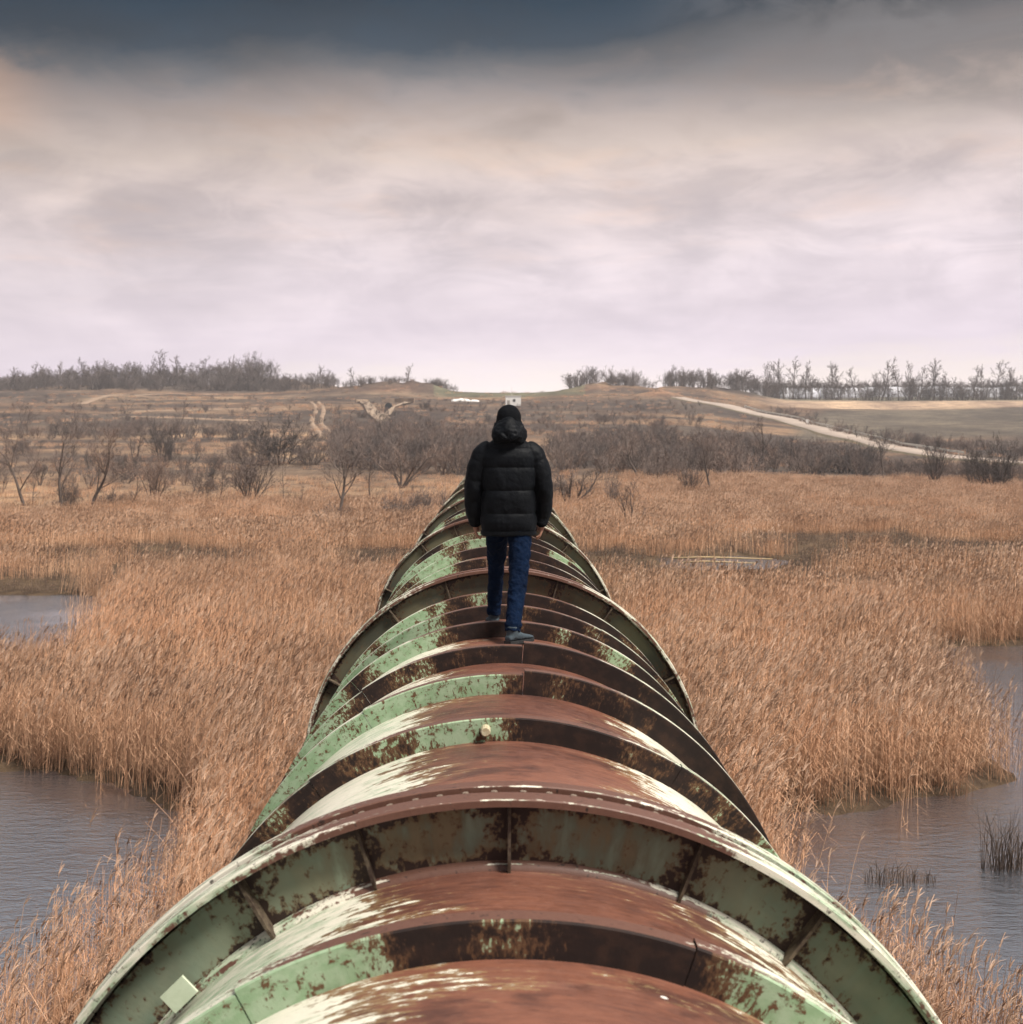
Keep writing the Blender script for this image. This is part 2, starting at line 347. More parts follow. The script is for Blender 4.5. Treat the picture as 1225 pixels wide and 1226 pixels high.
# ------------------------------------------------------------------ roads and tracks draped on the slope
def sheet(x_, y_):
    """height of the ground sheet as meshed"""
    i = int(np.clip(np.searchsorted(gx, x_) - 1, 0, nx - 2)); j = int(np.clip(np.searchsorted(gy, y_) - 1, 0, ny - 2))
    a_ = (x_ - gx[i]) / (gx[i + 1] - gx[i]); b_ = (y_ - gy[j]) / (gy[j + 1] - gy[j])
    return float((GZ[j, i] * (1 - a_) + GZ[j, i + 1] * a_) * (1 - b_) + (GZ[j + 1, i] * (1 - a_) + GZ[j + 1, i + 1] * a_) * b_)
def drape(name, pts, width, lift, mat, label, cat, crown=.0, skirt=.8, nsub=6):
    W3 = [Vector((q[0], q[1], 0)) for q in pts]; cl_ = []
    for i in range(len(W3) - 1):
        a = W3[max(i - 1, 0)]; b_ = W3[i]; c_ = W3[i + 1]; d_ = W3[min(i + 2, len(W3) - 1)]
        for k_ in range(nsub):
            s_ = k_ / nsub
            cl_.append(.5 * ((2 * b_) + (c_ - a) * s_ + (2 * a - 5 * b_ + 4 * c_ - d_) * s_ * s_ + (3 * b_ - a - 3 * c_ + d_) * s_ ** 3))
    cl_.append(W3[-1]); mb = MB(); rows = []
    for i, q in enumerate(cl_):
        d_ = (cl_[min(i + 1, len(cl_) - 1)] - cl_[max(i - 1, 0)]).normalized(); s_ = Vector((d_.y, -d_.x, 0))
        w_ = width * (1 + .05 * math.sin(i * .7))
        row = []
        for o_, dz_ in ((-.5 * w_ - skirt * .6, -skirt), (-.5 * w_, 0), (0, .02), (.5 * w_, 0), (.5 * w_ + skirt * .6, -skirt)):
            e_ = q + s_ * o_; hz_ = float(max(gz(q.x - s_.x * w_ / 2, q.y - s_.y * w_ / 2), gz(q.x, q.y), gz(q.x + s_.x * w_ / 2, q.y + s_.y * w_ / 2))) if crown else sheet(e_.x, e_.y)
            row.append((e_.x, e_.y, hz_ + lift + dz_))
        rows.append(row)
    v_ = [p_ for r_ in rows for p_ in r_]; f_ = []
    for i in range(len(rows) - 1):
        for k_ in range(4): f_.append((i * 5 + k_, i * 5 + k_ + 1, (i + 1) * 5 + k_ + 1, (i + 1) * 5 + k_))
    o_ = link(name, mesh(name, v_, f_), [mat, M_verge] if crown else mat, smooth=True); tag(o_, label, cat, kind='structure')
    if crown: o_.data.polygons.foreach_set('material_index', [1, 0, 0, 1] * (len(rows) - 1)); return cl_, rows
road_px = [(812, 477), (840, 483), (880, 491), (920, 500), (960, 510.5), (1010, 523.5), (1060, 536), (1110, 545), (1160, 551), (1215, 555.5), (1300, 560)]
rp = [hit(*q)[:2] for q in road_px]
rl, rrows = drape('road', rp, 7.5, .4, M_road, 'pale straight road descending the hillside on the right', 'road', crown=1, skirt=2.)
def track(pxs, w, label, off=0.):
    pts = [hit(*q)[:2] for q in pxs]
    drape('dirt_track', [(a + off, b_) for a, b_ in pts], w, .10, M_track, label, 'track', skirt=.12)
tl = [(377, 481), (382, 487), (382.5, 494), (379.5, 501), (379, 507), (384, 513), (389, 518), (393, 524)]
track(tl, 1.3, 'left wheel rut of the winding dirt track on the left slope', -1.3)
track(tl, 1.3, 'right wheel rut of the winding dirt track on the left slope', 1.3)
track([(150, 499), (190, 499.5), (230, 501), (270, 503), (305, 504)], 4.5, 'pale level dirt track across the left slope')
track([(95, 484), (110, 479), (125, 474.5), (150, 472.5), (200, 471.5), (260, 472)], 4., 'faint dirt track rising towards the left skyline wood')

# guard rail beside the road
gr = empty('guard_rail', rrows[14][1]); tag(gr, 'grey steel guard rail along the upper side of the descending road', 'guard rail')
mbr = MB(); L0 = Vector(gr.location)
pts = [Vector(r_[1]) + Vector((.2, 0, .75)) - L0 for r_ in rrows[12:46]]
v_, f_ = [], []
for i, q in enumerate(pts):
    v_ += [q + Vector((-.05, 0, -.22)), q + Vector((-.05, 0, .22)), q + Vector((.05, 0, .22)), q + Vector((.05, 0, -.22))]
    if i:
        for k_ in range(4): f_.append(((i - 1) * 4 + k_, (i - 1) * 4 + (k_ + 1) % 4, i * 4 + (k_ + 1) % 4, i * 4 + k_))
link('rail', mesh('rail', v_, f_), M_galv, gr)
pm = MB().box((0, 0, .35), (.14, .14, 1.3)).mesh('post')
pm.materials.append(M_galv)
for i in range(0, len(pts), 2):
    o = bpy.data.objects.new('post', pm); COL.objects.link(o); o.parent = gr; o.location = pts[i] + Vector((.14, 0, -.75))

# concrete spillway in the gully
sx0, sD0, sz0 = hit(452, 488)
gm = MB()
spill = [[(428, 481.5), (440, 481.5)], [(436, 487), (447, 487)], [(438, 492), (452, 493)], [(440, 497), (462, 498)], [(447, 503), (468, 503)], [(452, 508), (459, 510)]]
spill2 = [[(484, 483), (496, 482)], [(470, 489), (474, 488)], [(464, 494), (471, 494)], [(460, 499), (468, 499)]]
for sp in (spill, spill2):
    rows = []
    for a, b_ in sp:
        pa, pb = hit(*a), hit(*b_)
        rows.append([(pa[0] + (pb[0] - pa[0]) * q, pa[1] + (pb[1] - pa[1]) * q, float(gz(pa[0] + (pb[0] - pa[0]) * q, pa[1] + (pb[1] - pa[1]) * q)) + .45 + (.25 if q in (0, 1) else 0)) for q in (0, .33, .67, 1)])
    v_ = [q for r_ in rows for q in r_]; f_ = [(i * 4 + k_, i * 4 + k_ + 1, (i + 1) * 4 + k_ + 1, (i + 1) * 4 + k_) for i in range(len(rows) - 1) for k_ in range(3)]
    gm.add(v_, f_)
tag(gm.build('gravel_gully', M_gravel), 'pale washed-out rubble gully below the retaining wall', 'gully', kind='structure')
rw = empty('retaining_wall', hit(460, 482)); tag(rw, 'low pale concrete panel wall above the gully', 'wall')
L0 = Vector(rw.location)
for i in range(9):
    a, b_ = hit(426 + i * 7.8, 482), hit(426 + (i + 1) * 7.8, 482)
    c_ = (Vector(a) + Vector(b_)) / 2 - L0
    c_.z = float(gz((a[0] + b_[0]) / 2, (a[1] + b_[1]) / 2)) - L0.z
    w_ = (Vector(b_) - Vector(a)).length
    if i in (2, 3): continue
    MB().box(c_ + Vector((0, 0, .7)), (w_ * .97, .3, 1.9 if i > 4 else 1.2), math.atan2(b_[1] - a[1], b_[0] - a[0])).build('panel', M_gravel, rw)
cvp = hit(465, 489.5)
tag(MB().tube([(cvp[0], cvp[1] - .2, cvp[2] + .9), (cvp[0], cvp[1] + 4, cvp[2] + .9)], 1.2, 14).build('culvert_pipe', M_dark), 'dark round culvert mouth in the pale gully', 'culvert')

# ------------------------------------------------------------------ scattering with geometry nodes (uncountable growth only)
def scatter(name, P, R, SC, IX, sources, label, cat):
    pm_ = bpy.data.meshes.new(name); pm_.vertices.add(len(P)); pm_.vertices.foreach_set('co', np.asarray(P, float).ravel())
    for nm, arr in (('rot', R), ('scl', SC)):
        a_ = pm_.attributes.new(nm, 'FLOAT_VECTOR', 'POINT'); a_.data.foreach_set('vector', np.asarray(arr, float).ravel())
    a_ = pm_.attributes.new('ix', 'INT', 'POINT'); a_.data.foreach_set('value', np.asarray(IX, np.int32))
    o_ = bpy.data.objects.new(name, pm_); COL.objects.link(o_)
    ng = bpy.data.node_groups.new(name, 'GeometryNodeTree')
    ng.interface.new_socket('Geometry', in_out='INPUT', socket_type='NodeSocketGeometry'); ng.interface.new_socket('Geometry', in_out='OUTPUT', socket_type='NodeSocketGeometry')
    N_, L_ = ng.nodes, ng.links
    gi, go, io, jn = N_.new('NodeGroupInput'), N_.new('NodeGroupOutput'), N_.new('GeometryNodeInstanceOnPoints'), N_.new('GeometryNodeJoinGeometry')
    for s_ in sources:
        oi_ = N_.new('GeometryNodeObjectInfo'); oi_.inputs['Object'].default_value = s_; oi_.inputs['As Instance'].default_value = True
        L_.new(oi_.outputs['Geometry'], jn.inputs[0])
    def na(nm, ty):
        q = N_.new('GeometryNodeInputNamedAttribute'); q.data_type = ty; q.inputs['Name'].default_value = nm; return q.outputs['Attribute']
    e2r = N_.new('FunctionNodeEulerToRotation')
    L_.new(gi.outputs[0], io.inputs['Points']); L_.new(jn.outputs[0], io.inputs['Instance']); io.inputs['Pick Instance'].default_value = True
    L_.new(na('ix', 'INT'), io.inputs['Instance Index']); L_.new(na('rot', 'FLOAT_VECTOR'), e2r.inputs[0]); L_.new(e2r.outputs[0], io.inputs['Rotation'])
    L_.new(na('scl', 'FLOAT_VECTOR'), io.inputs['Scale']); L_.new(io.outputs[0], go.inputs[0])
    md = o_.modifiers.new('scatter', 'NODES'); md.node_group = ng
    return tag(o_, label, cat, kind='stuff')

def ribbon(v, f, mi, pts, w0, w1, az, mat=0):
    b_ = len(v); sx, sy = math.cos(az), math.sin(az); n_ = len(pts)
    for i, q in enumerate(pts):
        w_ = (w0 + (w1 - w0) * i / (n_ - 1)) / 2
        v.append((q[0] - sx * w_, q[1] - sy * w_, q[2])); v.append((q[0] + sx * w_, q[1] + sy * w_, q[2]))
    for i in range(n_ - 1):
        f.append((b_ + 2 * i, b_ + 2 * i + 1, b_ + 2 * i + 3, b_ + 2 * i + 2)); mi.append(mat)
def reed_clump(seed, n_, rad, wid, plume=.75, lean=.05, messy=.0, leaves=3, mats=None, hmin=.72):
    r_ = random.Random(seed); v, f, mi = [], [], []
    for _ in range(n_):
        a_ = r_.uniform(0, 6.283); q = rad * math.sqrt(r_.random()); bx_, by_ = q * math.cos(a_), q * math.sin(a_)
        h_ = r_.uniform(hmin, 1.0) * (1 if r_.random() < .85 else .75); lx = r_.gauss(.07, .05) + r_.gauss(0, lean); ly = r_.gauss(0, .04) + r_.gauss(0, lean)
        if r_.random() < messy: lx += r_.uniform(-.8, .9); ly += r_.uniform(-.7, .7); h_ *= r_.uniform(.5, .85)
        pts_ = [(bx_ + lx * h_ * s_ * (.5 + .5 * s_), by_ + ly * h_ * s_ * (.5 + .5 * s_), h_ * s_) for s_ in (0, .45, .8, 1.)]
        az = r_.uniform(0, 3.14); ribbon(v, f, mi, pts_, wid, wid * .55, az)
        for _l in range(leaves):
            s_ = r_.uniform(.18, .85); la = r_.uniform(-1.6, 1.6) if r_.random() < .7 else r_.uniform(0, 6.28); ll = r_.uniform(.1, .22)
            x0, y0, z0 = bx_ + lx * h_ * s_ * (.5 + .5 * s_), by_ + ly * h_ * s_ * (.5 + .5 * s_), h_ * s_; c_, d_ = math.cos(la), math.sin(la)
            up = r_.uniform(.3, 1.0)
            ribbon(v, f, mi, [(x0, y0, z0), (x0 + c_ * ll * .4, y0 + d_ * ll * .4, z0 + ll * .5 * up), (x0 + c_ * ll, y0 + d_ * ll, z0 + ll * .35 * up - ll * .25)], wid * 1.1, wid * .3, la + 1.57)
        if r_.random() < plume:
            x0, y0, z0 = pts_[-1]; pl = r_.uniform(.075, .13); dx_ = r_.uniform(.25, .6) * pl; dy_ = r_.uniform(-.25, .25) * pl
            for k_ in range(2):
                ribbon(v, f, mi, [(x0, y0, z0 - pl * .15), (x0 + dx_ * .35, y0 + dy_ * .35, z0 + pl * .4), (x0 + dx_, y0 + dy_, z0 + pl * .85)], wid * 1.0, wid * 1.2, az + k_ * 1.57, 1)
                ribbon(v, f, mi, [(x0 + dx_ * .1, y0 + dy_ * .1, z0 + pl * .1), (x0 + dx_ * .5 + r_.uniform(.0, .25) * pl, y0 + dy_ * .5, z0 + pl * .5), (x0 + dx_ * 1.2 + r_.uniform(0, .3) * pl, y0 + dy_, z0 + pl * .62)], wid * 2.8, wid * .5, az + k_ * 1.2, 1)
    me_ = mesh('reed_clump', v, f); me_.polygons.foreach_set('material_index', mi)
    for m_ in (mats or (M_reed, M_plume)): me_.materials.append(m_)
    return bpy.data.objects.new('reed_clump', me_)
# heights are 1: scaled to metres per plant clump; horizontal measures are in metres times the height scale
near = [reed_clump(s_, 30, .22, .0050, .5, .035, .06, 3) for s_ in range(4)] + [reed_clump(9, 30, .26, .0045, .35, .06, .55, 4)]
mid = [reed_clump(20 + s_, 40, .34, .0060, .32, .03, .04, 2) for s_ in range(4)] + [reed_clump(29, 40, .36, .0058, .4, .06, .5, 3)]
far_ = [reed_clump(40 + s_, 60, .85, .016, .7, .03, .03, 1, (M_straw, M_plume), .5) for s_ in range(4)]
sed = [reed_clump(60 + s_, 50, .75, .014, .12, .10, .35, 2, (M_sedge, M_plume), .35) for s_ in range(3)]

def bank(x, y):
    """reed height in metres, 0 where none grow"""
    s = pond_sd(x, y)
    u_ = x / np.maximum(y, 1.)
    edge = np.where(u_ > .03, 48 + (fbm(x / 9, y * 0, 8) - .5) * 5, np.where(u_ < -.06, 57 + (fbm(x / 7, y * 0, 8) - .5) * 9, 54))
    tall = 1.95 * (.84 + .36 * fbm(x / 3.5, y / 3.5, 14)) * (1 - .42 * sst(.60, .72, fbm(x / 7, y / 3.5, 71)) * (y > 30))
    h = np.where(y < edge, tall, 0.)
    h = np.where(s < -.02, 0, h)
    return h, edge, s
def jitter(x0, x1, y0, y1, step):
    gx_, gy_ = np.meshgrid(np.arange(x0, x1, step), np.arange(y0, y1, step)); gx_ = gx_.ravel(); gy_ = gy_.ravel()
    return gx_ + nr.uniform(-.5, .5, gx_.shape) * step, gy_ + nr.uniform(-.5, .5, gy_.shape) * step
def inview(x, y, m_=.06): return (x / np.maximum(y, 1.) > -598 / F - m_ - 2.5 / np.maximum(y, 1)) & (x / np.maximum(y, 1.) < 627 / F + m_ + 2.5 / np.maximum(y, 1))
def plant(name, x, y, h, src, label, tilt=.065, sq=1.):
    n_ = len(x); z = gz(x, y, True); hh = h * nr.uniform(.80, 1.14, n_) * (.80 + .40 * fbm(x / 1.3, y / 1.3, 27, 2))
    P_ = np.stack([x, y, np.maximum(z, -.35) - .03], 1); R_ = np.stack([nr.normal(0, tilt, n_), nr.normal(.01, tilt, n_), nr.uniform(-.7, .7, n_)], 1)
    SC_ = np.stack([hh * sq, hh * sq, hh], 1)
    scatter(name, P_, R_, SC_, nr.integers(0, len(src), n_), src, label, 'reeds')
# near beds
xs, ys = jitter(-16, 18, 7, 33, .36); h, e, s = bank(xs, ys)
k = (h > 0) & inview(xs, ys, .1) & (np.abs(xs) > .0) & ~((ys < 8.2))
thin = np.where((s < .5), .6, 1.) * np.where(fbm(xs / 1.6, ys / 1.6, 33, 2) > .36, 1., .35) ; k &= nr.random(len(xs)) < thin
fr = ys < 20.5
lowr = np.where(fr & (xs < -2), .78 + .16 * fbm(xs / 2, ys / 2, 5), np.where(fr & (xs > 2), .78 + .16 * fbm(xs / 2, ys / 2, 5), 1.))
h = h * lowr
kk = k & fr & (xs < 0); plant('reed_bed', xs[kk], ys[kk], h[kk], near, 'tawny reeds at the lower left beside the nearest flange')
kk = k & fr & (xs >= 0); plant('reed_bed', xs[kk], ys[kk], h[kk], near, 'tawny reeds at the lower right beside the nearest flange')
kk = k & ~fr & (xs < 0); plant('reed_bed', xs[kk], ys[kk], h[kk], near, 'dense reeds on the far bank of the lower left pond')
kk = k & ~fr & (xs >= 0); plant('reed_bed', xs[kk], ys[kk], h[kk], near, 'dense tall reeds on the far bank of the lower right pond')
# sparse reeds standing in shallow water along the edges
xs, ys = jitter(-14, 18, 10, 60, .45); h, e, s = bank(xs, ys)
kk = (s < 0) & (s > -1.3) & (nr.random(len(xs)) < .16 * np.exp(s * 1.6)) & inview(xs, ys)
single = [reed_clump(80 + s_, 5, .20, .0050, .9, .07, .15, 2) for s_ in range(3)]
plant('reed_fringe', xs[kk], ys[kk], np.full(kk.sum(), 2.0), single, 'thin scattered reeds standing in the shallow water edges', .09)
# middle beds
xs, ys = jitter(-32, 36, 33, 82, .55); h, e, s = bank(xs, ys); k = (h > 0) & inview(xs, ys) & (nr.random(len(xs)) < np.where(fbm(xs / 2.2, ys / 2.2, 33, 2) > .36, 1., .35))
kk = k & (xs < 0); plant('reed_bed', xs[kk], ys[kk], h[kk], mid, 'broad reed bed left of the pipe in the middle distance')
kk = k & (xs >= 0); plant('reed_bed', xs[kk], ys[kk], h[kk], mid, 'broad reed bed right of the pipe in the middle distance')
# low grey sedge and the straw meadow beyond
xs, ys = jitter(-75, 90, 46, 205, 1.15); h, e, s = bank(xs, ys); u = xs / ys
lim = np.where(u > .1, 182, np.interp(u, [-.45, -.2, -.05, .1], [112, 122, 128, 150])) + (fbm(xs / 10, ys / 10, 77) - .5) * 24
mea = fbm(xs / 11, ys / 5, 52); start = np.where(u > .03, 88, np.where(u < -.06, 94, 88)) + (fbm(xs / 8, ys * 0, 61) - .5) * 14
k = (h == 0) & (s > .3) & inview(xs, ys) & (ys > e) & (ys < lim)
is_straw = np.where(ys > start, mea > .36, mea > .56)
kk = k & is_straw; plant('straw_meadow', xs[kk], ys[kk], np.where(ys[kk] > start[kk], 1.15, 1.3) * (.75 + .6 * mea[kk]), far_, 'straw coloured grass meadow before the shrubby hillside', .05)
kk = k & ~is_straw; plant('sedge', xs[kk], ys[kk], .42 + .5 * mea[kk], sed, 'low grey brown sedge between the reed beds and the straw meadow', .1)
# dry tufts up the slope
n_ = 4200; D_ = 118 + 470 * nr.random(n_) ** 1.15; u = nr.uniform(-.42, .45, n_); xs, ys = u * D_, D_
tn = fbm(xs / 30, ys / 16, 91); kk = (tn > .42) & ~((u > .2) & (ys > 330)) & ~((u > .1) & (ys < 180))
plant('dry_tussocks', xs[kk], ys[kk], .5 + .5 * nr.random(kk.sum()), far_ + sed, 'dry grass tussocks over the hillside', .05, 1.7)

# ------------------------------------------------------------------ bare trees and shrubs
def grow(r_, p, d, L, rad, lv, maxlv, P, out_):
    nseg = max(3, P['seg'] - lv); pts_ = [p.copy()]; rs = [rad]; q = p.copy(); dd = d.copy()
    for i in range(nseg):
        up = P['up'][min(lv, len(P['up']) - 1)]
        wg = P['wig'] * (1 - .14 * lv); dd = (dd + Vector((r_.gauss(0, wg), r_.gauss(0, wg), r_.gauss(0, wg) + up))).normalized()
        q = q + dd * (L / nseg); pts_.append(q.copy()); rs.append(max(P['rmin'] * .6, rad * (1 - .72 * (i + 1) / nseg)))
    out_.append((lv, pts_, rs))
    if lv >= maxlv: return
    nch = P['n'][min(lv, len(P['n']) - 1)]; t0 = P['t0'][min(lv, len(P['t0']) - 1)]
    for k_ in range(nch):
        s_ = t0 + (1 - t0) * ((k_ + r_.random()) / nch); fi = min(s_, .999) * nseg; i = int(fi); w_ = fi - i
        b_ = pts_[i].lerp(pts_[i + 1], w_); br = rs[i] * (1 - w_) + rs[i + 1] * w_
        ax = (pts_[i + 1] - pts_[i]).normalized(); az = r_.uniform(0, 6.283) ; ang = math.radians(r_.uniform(*P['ang']))
        o1 = ax.orthogonal().normalized(); o2 = ax.cross(o1)
        cd_ = ax * math.cos(ang) + (o1 * math.cos(az) + o2 * math.sin(az)) * math.sin(ang)
        grow(r_, b_, cd_, L * P['len'][min(lv, len(P['len']) - 1)] * r_.uniform(.7, 1.15) * (1.1 - .45 * s_), max(P['rmin'], br * P['rr']), lv + 1, maxlv, P, out_)
def tree_mesh(seed, style, far=False, rm=None):
    r_ = random.Random(seed); out_ = []; rm = rm or (.045 if far else .013)
    base = dict(seg=7, wig=.10, rmin=rm, rr=.55, ang=(22, 52), up=(.03, .06, .05, .04))
    if style == 'tree':      # open crowned tree, unit: metres, about 7 m
        P = dict(base, n=(8, 6, 5, 3), t0=(.28, .25, .2, .2), len=(.56, .58, .58, .6)); grow(r_, Vector((0, 0, -.15)), Vector((r_.gauss(0, .1), 0, 1)).normalized(), 5.6, .17, 0, 4 if not far else 3, P, out_)
    elif style == 'forked':
        P = dict(base, n=(5, 6, 5, 3), t0=(.3, .2, .2, .2), len=(.6, .58, .58, .6), wig=.12)
        for k_ in range(2): grow(r_, Vector((0, 0, -.15)), Vector((-.35 + .7 * k_ + r_.gauss(0, .1), r_.gauss(0, .15), 1)).normalized(), 5.2, .14, 0, 4 if not far else 3, P, out_)
    elif style == 'lean':
        P = dict(base, n=(7, 6, 5, 3), t0=(.25, .2, .2, .2), len=(.6, .58, .58, .6), wig=.1); grow(r_, Vector((0, 0, -.15)), Vector((-.38, 0, 1)).normalized(), 5.8, .16, 0, 4, P, out_)
    elif style == 'thin':
        P = dict(base, n=(14, 5, 4), t0=(.2, .2, .1), len=(.28, .5, .5), ang=(30, 65)); grow(r_, Vector((0, 0, -.1)), Vector((r_.gauss(0, .05), 0, 1)).normalized(), 6., .09, 0, 3, P, out_)
    elif style == 'shrub':   # many stems in a fan, about 4 m
        P = dict(base, n=(6, 5, 3), t0=(.25, .2, .2), len=(.5, .55, .55), wig=.08, up=(.06, .07, .05))
        for k_ in range(14 if not far else 7):
            a_ = r_.uniform(0, 6.283); tl_ = r_.uniform(.1, .75); grow(r_, Vector((math.cos(a_) * .2, math.sin(a_) * .2, -.1)), Vector((math.cos(a_) * tl_, math.sin(a_) * tl_, 1)).normalized(), r_.uniform(2.6, 4.0), .05 if not far else .07, 0, 3 if not far else 2, P, out_)
    elif style == 'bush':    # low dense, 3.2 m tall, wide
        P = dict(base, n=(7, 6, 4), t0=(.15, .2, .2), len=(.55, .55, .55), wig=.11, up=(.04, .06, .05), ang=(25, 60))
        for k_ in range(16 if not far else 8):
            a_ = r_.uniform(0, 6.283); tl_ = r_.uniform(.2, 1.5); grow(r_, Vector((math.cos(a_) * .5, math.sin(a_) * .5, -.1)), Vector((math.cos(a_) * tl_, math.sin(a_) * tl_, 1)).normalized(), r_.uniform(1.8, 3.2), .05 if not far else .07, 0, 3 if not far else 2, P, out_)
    elif style == 'limbs':   # low tree with a long limb thrown out to the right
        P = dict(base, n=(7, 6, 5), t0=(.2, .15, .1), len=(.5, .5, .5), wig=.12)
        for dx_, L_ in ((-.45, 3.2), (.1, 3.0), (1.5, 4.2), (.8, 3.0)): grow(r_, Vector((0, 0, -.1)), Vector((dx_, r_.gauss(0, .15), 1)).normalized(), L_, .12, 0, 3, P, out_)
    elif style == 'tall':    # skyline tree, 16 m, high crown
        P = dict(base, n=(11, 6, 5), t0=(.38, .25, .15), len=(.36, .5, .5), ang=(20, 55), rmin=.05); grow(r_, Vector((0, 0, -.3)), Vector((r_.gauss(0, .06), 0, 1)).normalized(), 14.5, .30, 0, 3, P, out_)
    elif style == 'stick':
        P = dict(base, n=(2, 1), t0=(.3, .3), len=(.6, .5), wig=.2)
        for dx_ in (-.5, .55): grow(r_, Vector((dx_ * .7, 0, -.1)), Vector((dx_ * .5, 0, 1)).normalized(), 1.9, .07, 0, 2, P, out_)
    tk, cr = MB(), MB(); nt_ = 1 if style in ('tree', 'forked', 'lean', 'tall', 'limbs', 'stick') else 0
    for lv, pts_, rs in out_:
        if lv <= nt_: tk.tube(pts_, rs, 6 if lv == 0 and not far else 4, cap=False)
        else: cr.tube(pts_[::2] + ([pts_[-1]] if len(pts_) % 2 == 0 else []) if lv >= 2 else pts_, (rs[::2] + ([rs[-1]] if len(rs) % 2 == 0 else [])) if lv >= 2 else rs, 3, cap=False)
    if not cr.v: cr.tube([(0, 0, 1.), (.1, 0, 1.6), (.3, 0, 2.0)], [.03, .02, .01], 3)
    zs = max(max(q[2] for q in tk.v), max(q[2] for q in cr.v))
    return tk.mesh('trunk'), cr.mesh('crown'), zs
TM = {}
def variant(style, seed, far=False):
    key = (style, seed, far)
    if key not in TM: TM[key] = tree_mesh(hash(style) % 1 + seed * 17 + len(style) * 131, style, far)
    return TM[key]
def place_tree(name, px, py, hpx, style, seed, label, cat, group=None, far=False, wide=1., twig=None, rz=0., D=None, bark=None):
    if D is None: x_, D, z_ = hit(px, py)
    else: x_ = X(px, D); z_ = float(gz(x_, D))
    tk, cr, zs = variant(style, seed, far); k_ = hpx / F * D / zs
    key = (twig or M_twig)
    e_ = empty(name, (x_, D, z_)); e_.scale = (k_ * wide, k_ * wide, k_); e_.rotation_euler = (0, 0, rz)
    tag(e_, label, cat, group)
    for nm, me_, mt in (('trunk', tk, bark or M_bark), ('crown', cr, key)):
        o_ = bpy.data.objects.new(nm, me_); COL.objects.link(o_); o_.parent = e_
        if not len(me_.materials): me_.materials.append(mt)
        o_.material_slots[0].link = 'OBJECT'; o_.material_slots[0].material = mt
    return e_
T, SH = 'tree', 'shrub'
